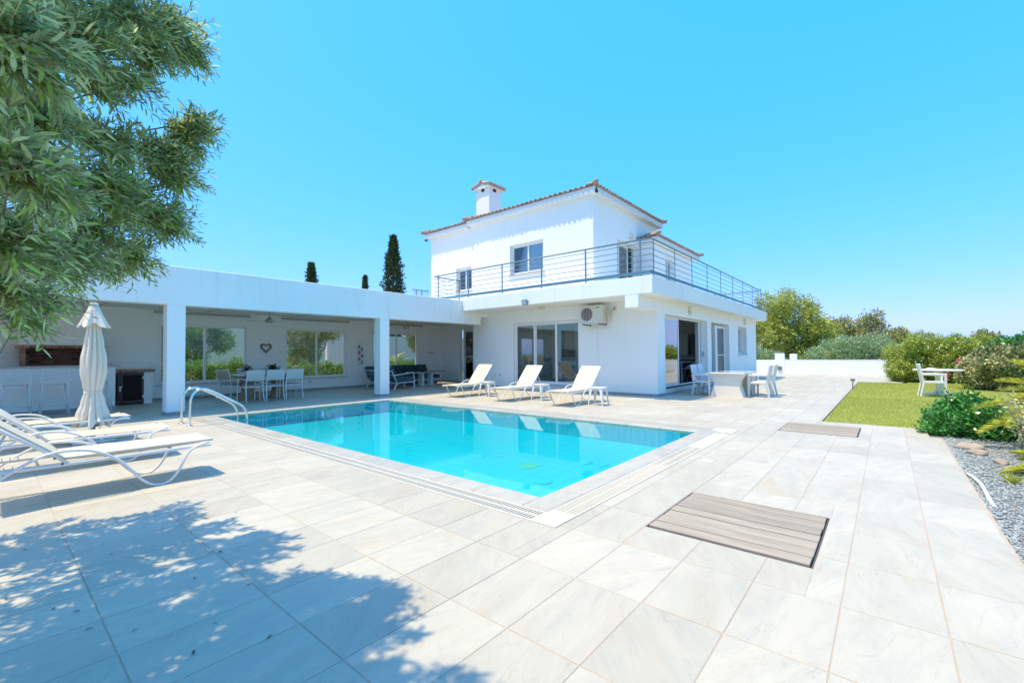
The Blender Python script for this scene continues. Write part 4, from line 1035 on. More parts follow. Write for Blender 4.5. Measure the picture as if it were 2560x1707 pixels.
def wchair(label, loc, rz, cloth=False, group='white woven patio chairs'):
    t = thing('patio_chair', label, 'chair', loc, rz, group)
    hw, d = .24, .24   # faces +y
    for sx_ in (-1,1):
        MB().tube([(sx_*(hw-.02),-d-.06,0),(sx_*(hw-.025),-d+.02,.42)],[.026,.03],4).build('leg', M['woven'], t)
        MB().bev(sx_*(hw-.005)-.024,sx_*(hw-.005)+.024,d-.05,d,.0,.62,.006).build('leg', M['woven'], t)
        MB().bev(sx_*(hw-.005)-.027,sx_*(hw-.005)+.027,-d-.03,d+.002,.60,.655,.008).build('armrest', M['woven'], t)
    MB().bev(-hw+.02,hw-.02,-d,d,.375,.43,.012).build('seat', M['woven'], t)
    MB().bev(-hw+.015,hw-.015,-.025,.025,0,.56,.010,Matrix.Translation((0,-d+.015,.37)) @ Matrix.Rotation(R(10),4,'X')).build('backrest', M['woven'], t)
    if cloth: MB().bev(-hw+.005,hw-.005,-.038,.038,0,.20,.012,Matrix.Translation((0,-d+.0,.42)) @ Matrix.Rotation(R(10),4,'X')).build('towel', mat('red_white_towel', (.85,.84,.83), .9, (.75,.02,.10), 16, amt=1, lo=.55, hi=.58, detail=2), t)
    return t
wchair('white woven chair with a red patterned towel, backed against the open door', (14.2,4.28,0), math.pi, True)
wchair('plain white woven chair on the door side of the patio table', (14.78,4.28,0), math.pi)
wchair('white woven chair on the lawn side of the patio table, nearer the camera', (14.52,2.86,0), 0)
wchair('white woven chair on the lawn side of the patio table, farther from the camera', (15.15,2.84,0), 0)
# lawn bistro set
wchair('single white chair standing on the lawn beside a round table', (17.38,-1.0,0), math.pi+.1, group='lawn seats')
lt = thing('lawn_table', 'round white pedestal table standing on the lawn', 'table', (18.15,-1.15,0))
MB().lathe([(.30,.70),(.56,.705),(.57,.725),(.56,.745),(.02,.75)],32).build('table_top', M['table_white'], lt, smooth=True)
MB().lathe([(.09,.05),(.075,.2),(.07,.5),(.10,.70)],16).build('pedestal', M['table_white'], lt, smooth=True)
ft = MB()
for k in range(4): ft.bev(.03,.34,-.045,.045,-.012,.06,.015,Matrix.Rotation(k*math.pi/2+.3,4,'Z'))
ft.build('foot', M['table_white'], lt)
tag(MB().lathe([(.10,0),(.10,.03),(.04,.035)],18,(18.25,-1.0,.75)).build('ashtray', M['white_alu'], smooth=True), 'small round dish on the lawn table', 'dish')
# ---- air conditioner
ac = thing('air_conditioner', 'cream outdoor air conditioner unit bracketed to the house wall', 'air conditioner', (XW,6.72,2.22))
M['accream'] = mat('ac_cream', (.70,.67,.60), .45, (.62,.58,.50), 5, amt=.5)
MB().bev(-.46,-.14,.0,.80,0,.58,.018).build('casing', M['accream'], ac)
MB().lathe([(.225,0),(.225,.012),(.205,.012),(.205,.002)],36).build('fan_ring', M['accream'], ac, smooth=True)
fo = ac.children[-1]; fo.rotation_euler = (0,-math.pi/2,0); fo.location = (-.458,.53,.30)
dk = MB().lathe([(.204,0),(.204,.004)],36).build('fan', mat('fan_grey', (.10,.09,.11), .6), ac); dk.rotation_euler = (0,-math.pi/2,0); dk.location = (-.462,.53,.30)
for k in range(7):
    y = -.17+k*.0567; h_ = math.sqrt(max(.204**2-y*y,.001)); MB().tube([(-.474,.53+y,.30-h_),(-.474,.53+y,.30+h_)],.0045,5).build('grille_bar', M['accream'], ac)
for r_ in (.07,.14): MB().tube([(-.472,.53+r_*math.cos(a),.30+r_*math.sin(a)) for a in np.linspace(0,6.283,24)[:-1]],.0035,5,closed=True).build('grille_ring', M['accream'], ac)
MB().bev(-.463,-.458,.08,.20,.44,.52,.001).build('label_plate', mat('label_white', (.75,.77,.75), .4), ac); MB().bev(-.466,-.462,.085,.195,.475,.515,.001).build('sticker', mat('label_green', (.02,.32,.14), .4), ac)
for y in (.10,.66):
    b = MB(); b.bev(-.50,.0,y-.018,y+.018,-.04,-.002,.004); b.bev(-.03,-.001,y-.018,y+.018,-.06,.22,.004); b.build('bracket', mat('bracket_grey', (.25,.25,.26), .5, metal=.6), ac)
MB().tube(smooth_path([(-.20,-.0,.30),(-.22,-.07,.22),(-.16,-.09,.10),(-.10,-.10,.25),(-.02,-.12,.42)],4),.018,8).build('hose', M['accream'], ac, smooth=True)
MB().tube(smooth_path([(-.26,.0,.42),(-.28,-.08,.36),(-.20,-.10,.20),(-.08,-.08,.02)],4),.014,8).build('hose', M['accream'], ac, smooth=True)
MB().bev(-.012,-.001,.36,.40,-2.12,-.02,.003).build('conduit', M['white_alu'], ac)
sw = thing('isolator_switch', 'small cream isolator box with red knob beside the air conditioner', 'switch', (XW,6.50,2.68))
MB().bev(-.06,-.001,-.05,.05,-.06,.06,.008).build('box', M['accream'], sw); kb = MB().lathe([(.028,0),(.022,.025)],14).build('knob', mat('red_knob', (.5,.03,.02), .4), sw); kb.rotation_euler = (0,-math.pi/2,0); kb.location = (-.06,0,0)
# ---- lamps
fl_ = thing('floodlight', 'silver floodlight fixed to the balcony edge above the sliding door', 'lamp', (SX,8.97,2.98))
Mr = Matrix.Rotation(R(-18),4,'Y')
MB().bev(-.10,-.04,-.11,.11,-.09,.09,.012,Mr).build('housing', M['rail'], fl_); MB().bev(-.105,-.099,-.09,.09,-.07,.07,.002,Mr).build('lens', mat('lamp_lens', (.62,.64,.60), .15), fl_)
MB().bev(-.06,-.001,-.12,-.105,-.02,.02,.003).build('bracket', M['rail'], fl_); MB().bev(-.04,-.001,.105,.12,-.02,.02,.003).build('bracket', M['rail'], fl_)
cl = thing('ceiling_lamp', 'round ceiling lamp under the balcony by the floodlight', 'lamp', (12.25,8.97,ZS0)); MB().lathe([(.11,-.06),(.125,-.045),(.13,-.001)],24).build('shade', mat('lamp_cream', (.70,.62,.46), .4), cl, smooth=True)
M['lampcream'] = mat('lamp_cream2', (.68,.62,.48), .35)
def wall_lamp(label, x, y, z):
    t = thing('wall_lamp', label, 'lamp', (x,y,z), 0, 'oval cream bulkhead wall lamps')
    o = MB().lathe([(.10,0),(.10,.03),(.085,.07),(.04,.095)],20).build('shade', M['lampcream'], t, smooth=True); o.rotation_euler = (math.pi/2,0,0); o.scale = (1,1.35,1)
    MB().bev(-.10,.10,-.078,-.0,.02,.10,.01).build('hood', M['white_alu'], t)
wall_lamp('oval cream wall lamp above the open sliding door', 15.6,YW-.001,2.72); wall_lamp('oval cream wall lamp near the far end of the lawn side wall', 23.3,YW-.001,2.72); wall_lamp('oval wall lamp beside the upstairs balcony door', 15.55,7.244,5.60)
cam_ = thing('security_camera', 'dark security camera under the upper roof corner', 'camera', (12.62,7.02,6.60)); MB().bev(-.05,.05,-.03,.03,-.16,-.05,.008).build('body', M['black'], cam_); MB().cyl((0,0,-.06),(0,0,.03),.015).build('mount', M['black'], cam_)
cam2 = thing('security_camera', 'dark security camera under the left end of the upper eaves', 'camera', (12.75,15.62,6.45)); MB().bev(-.14,.0,-.03,.03,-.12,-.05,.008).build('body', M['black'], cam2); MB().cyl((0,0,-.06),(0,0,.03),.015).build('mount', M['black'], cam2)
sp = thing('waste_spout', 'short drain spout on the lawn side of the balcony slab', 'pipe', (18.9,SY,3.08)); MB().cyl((0,-.07,0),(0,.02,0),.022,n=10).build('pipe', M['white_alu'], sp)
for y in (11.35,11.62): tag(MB().bev(XW-.014,XW-.001,y-.04,y+.04,.42,.56,.004).build('socket_cover', M['accream']), 'cream weatherproof socket cover low on the shaded pool side wall', 'socket', 'pair of wall sockets')
# ---- pergola decorations
def fan(label, x, y):
    t = thing('ceiling_fan', label, 'fan', (x,y,2.655), 0, 'pergola ceiling fans')
    MB().cyl((0,0,0),(0,0,-.22),.012,n=10).build('rod', M['rail'], t); MB().lathe([(.03,-.02),(.05,-.06),(.03,-.07)],14).build('canopy', M['rail'], t, smooth=True)
    MB().lathe([(.02,-.20),(.05,-.22),(.11,-.30),(.12,-.34),(.08,-.37),(.03,-.38)],20).build('motor', mat('fan_tan', (.36,.33,.27), .5), t, smooth=True)
    for k in range(3): MB().bev(.10,.62,-.055,.055,-.335,-.327,.002,Matrix.Rotation(k*2*math.pi/3+.25,4,'Z') @ Matrix.Rotation(.12,4,'X')).build('blade', M['accream'], t)
fan('ceiling fan above the pergola dining table', 5.55, 14.2); fan('ceiling fan above the sofas behind the pool pillar', 10.55, 14.2)
M['twig'] = mat('twig_grey', (.20,.19,.18), .9, (.45,.44,.42), 20)
hw_ = thing('heart_wreath', 'grey heart shaped twig wreath hanging between the pergola windows', 'wreath', (6.23,YB-.03,1.56))
for k in range(5):
    pts = []
    for a in np.linspace(0,6.283,36)[:-1]:
        s_ = .0078+.0009*k; pts.append((16*math.sin(a)**3*s_+random.uniform(-.008,.008), random.uniform(-.018,.012), (13*math.cos(a)-5*math.cos(2*a)-2*math.cos(3*a)-math.cos(4*a))*s_+random.uniform(-.008,.008)))
    MB().tube(pts,.009,5,closed=True).build('twig', M['twig'], hw_)
MB().tube([(0,0,.06),(0,.0,.24)],.003,4).build('string', M['twig'], hw_)
wh = thing('wall_hanging', 'hanging wire ladder with tiny red and green pots on the wall', 'decoration', (9.79,YB-.03,.85))
f = MB()
for sx_ in (-.10,.10): f.tube([(sx_,0,0),(sx_,0,.74),(0,0,.97)],.003,4)
for k in range(6): f.tube([(-.15,0,.10+.125*k),(.15,0,.10+.125*k)],.005,5)
f.build('frame', M['twig'], wh)
for k in range(6):
    x_ = -.06 if k % 2 else .06
    MB().lathe([(.02,0),(.03,.05)],10,(x_,-.03,.105+.125*k)).build('pot', mat('tiny_pot%d'%k, (.45,.06,.03) if k%2 else (.12,.16,.12), .6), wh)
    p = RNG.normal(0,.02,(14,3))+[x_,-.03,.17+.125*k]; leaves_obj('sprig', leafset(p, rand_dirs(14,.5), rand_dirs(14), np.full(14,.04), np.full(14,.02)), M['plantleaf'], wh)
ws = thing('switch_panel', 'row of pale switches on the wall right of the sofa', 'switch', (13.42,YB,1.37)); 
for k in range(4): MB().bev(-.20+k*.10,-.11+k*.10,-.015,-.001,-.05,.05,.003).build('switch', mat('switch_cream%d'%k, (.58,.58,.50), .4), ws)
for (x_,z) in ((5.78,1.42),(6.72,1.42),(9.42,1.42),(10.05,1.42),(12.85,1.33)): tag(MB().cyl((x_,YB-.03,z),(x_,YB,z),.014,n=8).build('wall_hook', M['rail']), 'tiny dark wall hook beside a pergola window', 'hook', 'wall hooks beside the pergola windows')
so_ = thing('wall_socket', 'double wall socket low under the middle pergola window', 'socket', (7.75,YB,.33)); MB().bev(-.07,.07,-.014,-.001,-.045,.045,.004).build('plate', M['accream'], so_)
# ---- garden wall, solar light
GWX = 31.1
gwl = thing('garden_wall', 'low white garden wall closing the far end of the terrace', 'wall', (GWX,0,0))
g_ = MB(); g_.box(0,.25,-3.2,4.72,0,.82); g_.box(0,.25,5.22,16,0,.82); g_.build('wall', M['plaster'], gwl); MB().bev(-.02,.27,4.72,5.22,0,1.21,.008).build('pier', M['plaster'], gwl)
MB().bev(-.012,.262,-3.22,4.715,.82,.835,.004).build('coping', M['plaster_beam'], gwl)
mb_ = thing('meter_box', 'small white ribbed box standing on the garden wall', 'box', (GWX,4.27,.835)); MB().bev(.02,.22,-.18,.18,0,.34,.01).build('body', M['plaster'], mb_)
for k in range(4): MB().bev(.012,.022,-.14+k*.08,-.10+k*.08,.04,.30,.002).build('rib', M['white_alu'], mb_)
rl = thing('round_wall_lamp', 'round grey bulkhead lamp on the garden wall pier', 'lamp', (GWX-.021,4.97,.32)); o = MB().lathe([(.13,0),(.13,.05),(.10,.07),(.10,.05),(.06,.09)],22).build('shade', mat('lamp_grey', (.20,.20,.20), .5), rl, smooth=True); o.rotation_euler = (0,-math.pi/2,0)
sg = thing('solar_light', 'small black solar path light at the lawn edge', 'lamp', (19.67,.93,-.012)); MB().cyl((0,0,0),(0,0,.22),.014,n=8).build('stake', M['black'], sg); MB().lathe([(.03,.22),(.055,.27),(.06,.30)],14).build('lens', M['lid'], sg); MB().lathe([(.075,.30),(.08,.315),(.05,.34)],16).build('cap', M['black'], sg)
pbx = thing('planter_wall', 'low grey planter wall behind the lawn table', 'planter', (27.6,-2.4,0)); MB().bev(-.5,.5,-1.0,.9,-.05,.34,.01).build('wall', mat('planter_grey', (.40,.43,.44), .8), pbx)
# ---- inside the house: kitchen, table and shell chairs
kt = thing('kitchen_unit', 'white kitchen cabinets with a tall black panel inside the open door', 'kitchen unit', (20.58,0,.19))
MB().bev(-.45,-.01,5.75,6.58,.95,1.90,.006).build('black_panel', mat('black_gloss', (.008,.008,.01), .15), kt); MB().bev(-.42,-.01,6.75,7.4,1.0,1.95,.006).build('wall_cabinet', M['inner'], kt)
MB().bev(-.60,-.01,5.65,8.5,0,.80,.006).build('base_cabinet', mat('cabinet_dark', (.05,.05,.055), .4), kt); MB().bev(-.64,-.01,5.65,8.5,.80,.85,.006).build('worktop', M['inner'], kt)
it_ = thing('indoor_table', 'white indoor dining table seen through the open door', 'table', (18.6,6.55,.19)); MB().bev(-.9,.9,-.45,.45,.70,.74,.01).build('table_top', M['stool'], it_)
for x_ in (-.7,.7):
    for y_ in (-.3,.3): MB().cyl((x_,y_,0),(x_,y_,.70),.03).build('leg', M['stool'], it_)
M['beech'] = mat('beech', (.50,.26,.11), .5)
def shell(label, loc, rz):
    t = thing('shell_chair', label, 'chair', loc, rz, 'white shell chairs indoors')
    rows = []
    for v in np.linspace(0,1,10):
        row = []
        for u in np.linspace(-1,1,9):
            if v < .5: y_ = .22-.44*v/.5; z = .44+.03*u*u+.03*(1-v*2)*0
            else: y_ = -.22-.14*(v-.5)/.5; z = .46+.40*(v-.5)/.5
            wd = .23*(1-.25*abs(v-.5)) if v < .8 else .23*(1-.25*.3)*math.sqrt(max(0.05,1-((v-.8)/.22)**2))
            row.append((u*wd, y_+.10*u*u*(1 if v > .3 else v/.3), z+.16*u*u*max(0,1-abs(v-.45)/.35)))
        rows.append(row)
    MB().sheet(rows).build('shell', M['stool'], t, smooth=True)
    for sx_ in (-1,1):
        for sy_ in (-1,1): MB().cyl((sx_*.10,sy_*.10,.43),(sx_*.22,sy_*.22,0),.013,.010,8).build('leg', M['beech'], t)
shell('white shell chair with beech legs, nearest the open sliding door', (17.95,6.00,.19), .3)
shell('white shell chair indoors, second from the open door', (18.55,5.98,.19), .1)
shell('white shell chair indoors on the far side of the indoor table', (18.3,7.2,.19), math.pi)
eg = thing('armchair', 'rounded white armchair behind the left leaf of the pool side glass door', 'armchair', (14.3,10.6,.19)); MB().lathe([(.25,0),(.42,.10),(.50,.35),(.46,.60),(.30,.78),(.08,.84)],24).build('shell', mat('egg_chair', (.60,.66,.60), .8), eg, smooth=True)
# ---- bits on the paving
M['dryleaf'] = mat('dry_leaf', (.09,.055,.03), .8, obj_var=.5)
lp = [(.27,3.3),(.33,3.15),(.36,2.93),(.12,3.6),(.55,3.9),(.70,3.62),(.80,3.1),(.95,2.75),(.62,2.35),(.50,2.75),(.20,4.4),(.40,4.55),(.15,2.5),(.22,2.2),(.45,2.1),(.75,2.5),(1.0,3.4),(.85,2.15),(.3,4.0),(1.35,4.1),(.58,4.85),(.9,4.2)]
for i,(x_,y_) in enumerate(lp):
    L_ = random.uniform(.018,.038); rows = [[(L_*(u-.5), wv*L_*.15*math.sin(math.pi*min(max(u,.03),.97)), .002+.002*math.sin(3*u)+.0015*abs(wv)) for wv in (-1,0,1)] for u in np.linspace(0,1,6)]
    o = MB().sheet(rows).build('fallen_leaf', M['dryleaf'], loc=(x_+random.uniform(-.03,.03),y_+random.uniform(-.03,.03),.002)); o.rotation_euler = (0,0,random.uniform(0,6.28)); tag(o,'dry brown fallen leaf lying on the shaded paving','leaf','fallen leaves on the paving')
# ================================================================ VEGETATION
def sphere_pts(n, shell=.55):
    d = unit(RNG.normal(0,1,(n,3))); r_ = (shell**3+(1-shell**3)*RNG.random(n))**(1/3); return d*r_[:,None], d
def limb(mb, a, b, r0, r1, jit=.06, n=5, sides=7):
    a, b = Vector(a), Vector(b); L = (b-a).length
    pts = [a.lerp(b,k/n)+Vector((random.uniform(-1,1),random.uniform(-1,1),random.uniform(-1,1)))*jit*L*(0 if k in (0,n) else 1) for k in range(n+1)]
    mb.tube(pts, [r0+(r1-r0)*k/n for k in range(n+1)], sides); return pts
M['bark'] = mat('olive_bark', (.17,.15,.12), .95, (.09,.08,.065), 6, (3,3,.6), amt=.9, bump=1.0, bscale=14)
M['twigbark'] = mat('twig_bark', (.24,.21,.15), .9)
# ---------------- near olive tree (canopy reaches over the terrace from the left)
olive = thing('olive_tree', 'silvery olive tree whose crown hangs over the terrace at the left', 'tree', (-1.75,3.3,-.09))
TB = Vector((-1.75,3.3,-.09))
bl = [(0.57, 2.6, 2.86, 0.18), (0.4, 2.5, 2.74, 0.21), (0.26, 2.35, 2.52, 0.18), (0.64, 2.65, 2.81, 0.12), (0.49, 2.6, 2.67, 0.11), (0.41, 2.55, 2.5, 0.09), (0.32, 2.5, 2.41, 0.08), (0.67, 2.75, 2.44, 0.15), (0.56, 2.75, 2.29, 0.17), (0.38, 2.6, 2.22, 0.14), (0.63, 2.8, 2.24, 0.18), (0.72, 2.7, 2.51, 0.06), (0.28, 2.5, 2.19, 0.1), (0.5, 2.85, 2.03, 0.22), (0.64, 2.9, 1.99, 0.15), (0.33, 2.5, 2.0, 0.17), (0.3, 2.6, 1.79, 0.19), (0.5, 3.0, 1.81, 0.15), (0.21, 2.6, 1.66, 0.13), (0.44, 3.1, 1.74, 0.07), (0.15, 2.4, 1.48, 0.07), (0.09, 2.2, 1.41, 0.05), (0.19, 2.4, 1.67, 0.15), (0.06, 1.55, 1.73, 0.13), (0.05, 1.45, 1.98, 0.15), (0.12, 1.95, 2.01, 0.11), (0.05, 1.7, 1.58, 0.12), (0.13, 2.0, 1.8, 0.14), (0.06, 1.9, 1.48, 0.08)]   # crown clumps x,y,z,r over the terrace
nvis = len(bl)
bl += [(.05,3.2,3.5,.40),(-.15,2.7,3.7,.45),(.1,2.6,3.5,.33),(-.3,2.0,3.4,.42),(.15,5.2,3.0,.26),(-.05,4.8,3.2,.38),(.1,4.5,3.1,.33),(.2,4.0,3.3,.33),(-.15,1.7,2.0,.30),(-.15,2.3,2.3,.34),(-.15,2.6,2.9,.4),(-.25,3.0,2.2,.42),(-.15,3.3,1.9,.32),(-.3,2.2,3.1,.5),(-.25,3.5,3.2,.4),(-.25,3.9,2.7,.4),(-.15,4.4,2.5,.42),(-.3,4.9,2.6,.45),(.0,4.0,3.5,.45),(-.2,4.7,3.2,.45),(-.5,5.2,2.9,.45),(-.6,1.4,2.6,.5),(-.5,1.0,3.0,.5),(-.25,1.6,3.4,.42),(-.15,2.1,3.8,.42),(-.8,3.0,2.4,.6),(-.9,4.0,2.8,.7),(-.8,2.2,3.4,.7),(-1.2,3.3,3.9,.8),(-.5,3.6,4.0,.6),(-1.6,4.6,3.2,.8),(-1.8,2.0,3.3,.9),(-2.5,3.3,3.4,1.0),(-1.6,1.2,2.8,.7),(-.5,3.0,4.3,.5),(-2.6,4.5,3.0,.8),(-.3,1.9,4.2,.5)]
wd = MB()
limb(wd, (0,0,0), (.25,-.1,1.15), .19, .14, .03); limb(wd, (.0,.02,.4), (-.35,.35,1.3), .13, .09)
trunk = wd.build('trunk', M['bark'], olive, smooth=True)
wd2 = MB(); forks = []
for (tx,ty,tz) in ((.9,-.75,1.9),(1.1,-.2,2.2),(.9,.5,2.1),(.6,1.2,2.5),(0,-1.2,2.3),(-.6,.3,2.6),(.3,-.3,3.1),(.5,.3,3.3),(1.3,-1.3,1.6)):
    pts = limb(wd2, (.25,-.1,1.12) if tx > 0 else (-.3,.3,1.25), (tx,ty,tz), .085, .035, .07, 6); forks += pts[3:]
wd2.build('branch', M['bark'], olive, smooth=True)
wd3 = MB(); HEX = []
fk = [f+TB for f in forks]
for bi,(bx,by,bz,br) in enumerate(bl):
    c = Vector((bx,by,bz)); near = bi < nvis
    f_ = min(fk, key=lambda q: (q-c).length)
    limb(wd3, f_-TB, c-TB, .010 if near else .020, .003, .06, 5, 5)
    nt_ = max(int((140 if near else 31)*(br/.3)**1.5), 10)
    off, od = sphere_pts(nt_, .25)
    base = np.array([bx,by,bz])+off*(max(br-.09,br*.35) if near else br*.85)
    out = unit(od*.7+np.array([.55,-.25,-.12])+RNG.normal(0,.42,(nt_,3)))
    m_ = 9 if near else 7; L = RNG.uniform(.14,.26,nt_)
    s1 = unit(np.cross(out,[.1,.2,1.0])); s2 = np.cross(out,s1); b0 = base-out*L[:,None]*.5
    if near:
        for i in range(nt_): wd3.tube([Vector(b0[i])-TB, Vector(b0[i]+out[i]*L[i])-TB], [.0022,.001], 3, caps=False)
    j = np.arange(m_)[None,:,None]; u = (j+.6)/m_*np.ones((nt_,1,2)); ra = j*1.57+RNG.uniform(-.4,.4,(nt_,m_,1))+np.array([0,math.pi])[None,None,:]
    pp_ = b0[:,None,None,:]+(out*L[:,None])[:,None,None,:]*u[...,None]; pp_[...,2] -= .05*u*u*L[:,None,None]
    rd = s1[:,None,None,:]*np.cos(ra)[...,None]+s2[:,None,None,:]*np.sin(ra)[...,None]
    ld_ = unit(out[:,None,None,:]*RNG.uniform(.45,.95,u.shape)[...,None]+rd*RNG.uniform(.5,.85,u.shape)[...,None]+np.array([0,0,-.08]))
    q = np.array([0,0,1.0])+RNG.normal(0,.5,ld_.shape); n_ = unit(np.cross(ld_, np.cross(q, ld_)))
    ln = RNG.uniform(.040,.066,u.shape)*(1-.30*u*u) if near else RNG.uniform(.06,.10,u.shape)
    HEX.append((pp_.reshape(-1,3), ld_.reshape(-1,3), n_.reshape(-1,3), ln.ravel(), (ln*RNG.uniform(.17,.24,u.shape) if near else ln*.36).ravel()))
wd3.build('twigs', M['twigbark'], olive)
HP, HD, HN, HL, HW = [np.concatenate([h[k] for h in HEX]) for k in range(5)]
M['olive_leaf'] = leaf_mat('olive_leaf', (.19,.32,.05), (.42,.55,.13), back=(.48,.60,.30), rough=.34, transl=.42, var=.5)
o = leaves_obj('leaves', leafset(HP-np.array(TB), HD, HN, HL, HW, True), M['olive_leaf'], olive); o['kind'] = 'stuff'
br_ = RNG.choice(len(HP), 40); o = leaves_obj('brown_leaves', leafset(HP[br_]-np.array(TB), HD[br_], -HN[br_], HL[br_]*1.05, HW[br_]*1.2, True), mat('brown_leaf', (.30,.14,.05), .7), olive); o['kind'] = 'stuff'
# ---------------- generic leafy crowns
def crown(name, blobs, n, size, mat_, parent, O, asp=.5, upb=.4, shell=.6, droop=0.0, flat=1.0):
    sat = []
    for b in blobs:      # smaller clumps standing out of each clump give an uneven outline
        for k in range(4):
            d_ = unit(RNG.normal(0,1,3)+np.array([0,0,.3])); q_ = RNG.uniform(.28,.5); sat.append((*(np.array(b[:3])+d_*b[3]*RNG.uniform(.7,1.0)), b[3]*q_))
    blobs = [(b[0],b[1],b[2],b[3]*.9) for b in blobs]+sat
    # leaves clustered in little sprays spread over the blobs
    w_ = np.array([b[3]**2 for b in blobs]); idx = RNG.choice(len(blobs), n, p=w_/w_.sum()); B = np.array(blobs)[idx]
    off, od = sphere_pts(n, shell); off[:,2] *= flat
    lump = .92+.32*np.sin(off[:,0]*5+idx)*np.sin(off[:,1]*5+2*idx)*np.sin(off[:,2]*6+idx)
    lump = np.where(RNG.random(n) < .10, lump*RNG.uniform(1.05,1.28,n), lump)
    p = B[:,:3]+off*(B[:,3]*lump)[:,None]
    per = 5; P = np.repeat(p,per,0)+RNG.normal(0,size*.6,(n*per,3)); D = unit(np.repeat(od,per,0)*.7+RNG.normal(0,.7,(n*per,3))+[0,0,upb-droop])
    N = unit(RNG.normal(0,.6,(n*per,3))+np.repeat(od,per,0)*.5+[0,0,.5])
    sz = size*RNG.uniform(.6,1.3,n*per)
    o_ = leaves_obj(name, leafset(P-np.array(O), D, N, sz, sz*asp), mat_, parent); o_['kind'] = 'stuff'; return o_
def tree(label, base, blobs, n, size, mat_, trunk_r=.18, asp=.5, droop=0, name='tree', cat='tree', group=None, shell=.6, bark=None, upb=.4, limbs=None):
    t = thing(name, label, cat, base, 0, group); wd_ = MB(); O = Vector(base)
    top = Vector((np.mean([b[0] for b in blobs]),np.mean([b[1] for b in blobs]),np.mean([b[2] for b in blobs])))-O
    fork = Vector((top.x*.35,top.y*.35,top.z*.5)); limb(wd_, (0,0,0), fork, trunk_r, trunk_r*.65, .05)
    tk = wd_.build('trunk', bark or M['bark'], t, smooth=True); wb_ = MB()
    for b in blobs[:limbs or 14]: limb(wb_, fork, Vector(b[:3])-O, trunk_r*.4, trunk_r*.08, .09, 5, 6)
    wb_.build('branches', bark or M['bark'], t, smooth=True)
    crown('crown', blobs, n, size, mat_, t, O, asp, upb, shell, droop); return t
def at(px, py, dist):
    # planning help: direction of a photograph pixel -> world point at a horizontal distance
    d = fw + r2*((px-1280)/1113.43) - u2*((py-853.5-6.73)/1113.43); k = dist/math.hypot(d.x,d.y); return Vector((d.x*k,d.y*k,1.284+d.z*k))
def blobs_at(lst, dist, jit=.6):
    out_ = []
    for (px,py,rp) in lst:
        dd = dist+random.uniform(-jit,jit); p = at(px,py,dd); k = rp/1113.43*math.hypot(p.x,p.y,p.z-1.284)*.86; out_.append((p.x,p.y,p.z,k))
    return out_
M['euca'] = leaf_mat('eucalyptus_leaf', (.32,.40,.045), (.55,.58,.11), back=(.46,.50,.14), transl=.25, var=.45)
M['euca2'] = leaf_mat('olive_green_leaf', (.27,.31,.07), (.47,.44,.16), back=(.42,.42,.2), transl=.2, var=.45)
M['grey_shrub'] = leaf_mat('grey_green_leaf', (.26,.39,.18), (.42,.56,.26), back=(.44,.56,.32), transl=.2, var=.4)
M['hedge_leaf'] = leaf_mat('hedge_leaf', (.27,.36,.04), (.50,.58,.11), back=(.42,.50,.13), transl=.25, var=.5)
M['dark_leaf'] = leaf_mat('glossy_dark_leaf', (.03,.18,.035), (.11,.36,.06), back=(.14,.36,.09), rough=.25, transl=.15, var=.45, spec=.7)
M['pale_leaf'] = leaf_mat('pale_leaf', (.42,.44,.18), (.60,.57,.30), back=(.52,.52,.29), transl=.2, var=.4)
M['mid_leaf'] = leaf_mat('mid_leaf', (.05,.12,.03), (.12,.20,.05), back=(.14,.2,.08), transl=.2, var=.45)
big = [(1985,790,60),(1940,830,55),(1925,770,50),(1960,745,40),(2000,765,38),(2030,800,42),(2045,840,45),(1995,850,60),(1930,890,50),(1980,900,55),(2040,880,45),(2075,850,38),(1905,850,45),(1905,800,35),(2010,830,55),(2060,815,30),(1950,800,55)]
tree('tall bright green eucalyptus beyond the garden wall, beside the house', (36.6,6.9,-.09), blobs_at([(a,b+9,c*.9) for a,b,c in big],37.5,1.2), 9000, .17, M['euca'], .28, .4, .35, 'eucalyptus_tree', group='trees beyond the garden wall')
tree('olive green tree left of the thin tree beyond the garden wall', (40.0,4.6,-.09), blobs_at([(2085,850,35),(2110,830,30),(2120,870,35),(2140,850,28),(2090,885,30)],42), 2600, .19, M['euca2'], .2, .4, name='wild_tree', group='trees beyond the garden wall')
tree('row of low olive green trees in the middle beyond the garden wall', (44,3.6,-.09), blobs_at([(2050,840,26),(2070,830,30),(2135,860,28),(2160,848,24),(2030,850,24)],46), 2000, .2, M['euca2'], .18, .4, name='wild_tree', group='trees beyond the garden wall')
tree('tall thin see-through tree rising above the shrubs beyond the garden wall', (41,3.0,-.09), blobs_at([(2165,810,22),(2185,800,20),(2195,825,18),(2160,835,20),(2180,845,22),(2150,815,14),(2200,850,14)],42,.3), 620, .2, M['euca2'], .10, .4, name='wild_tree', group='trees beyond the garden wall', shell=.2)
tree('dark low tree farther right beyond the garden wall', (52,2.2,-.09), blobs_at([(2205,865,22),(2230,850,20),(2250,848,18),(2265,860,18),(2220,870,20)],54), 1700, .24, M['euca2'], .2, .45, name='wild_tree', group='trees beyond the garden wall')
tree('grey green shrub mass behind the garden wall', (34.2,2.0,-.09), blobs_at([(2080,885,34),(2115,875,36),(2150,880,38),(2180,872,34),(2205,885,32),(2050,895,28),(2230,895,26),(2100,900,30),(2150,905,30),(2190,905,30),(2020,905,22)],34.5,.5), 5200, .13, M['grey_shrub'], .08, .35, name='wild_shrub', cat='shrub', upb=.8)
tree('green thicket rising behind the flowering hedge', (34.5,-2.4,-.09), [(33.5,-.9,.85,.8),(34.2,-1.9,.9,.85),(35,-2.9,.95,.9),(34.5,-2.2,1.1,.6),(35.8,-3.8,1.0,.9)], 3600, .12, M['hedge_leaf'], .06, .5, name='wild_shrub', cat='shrub')
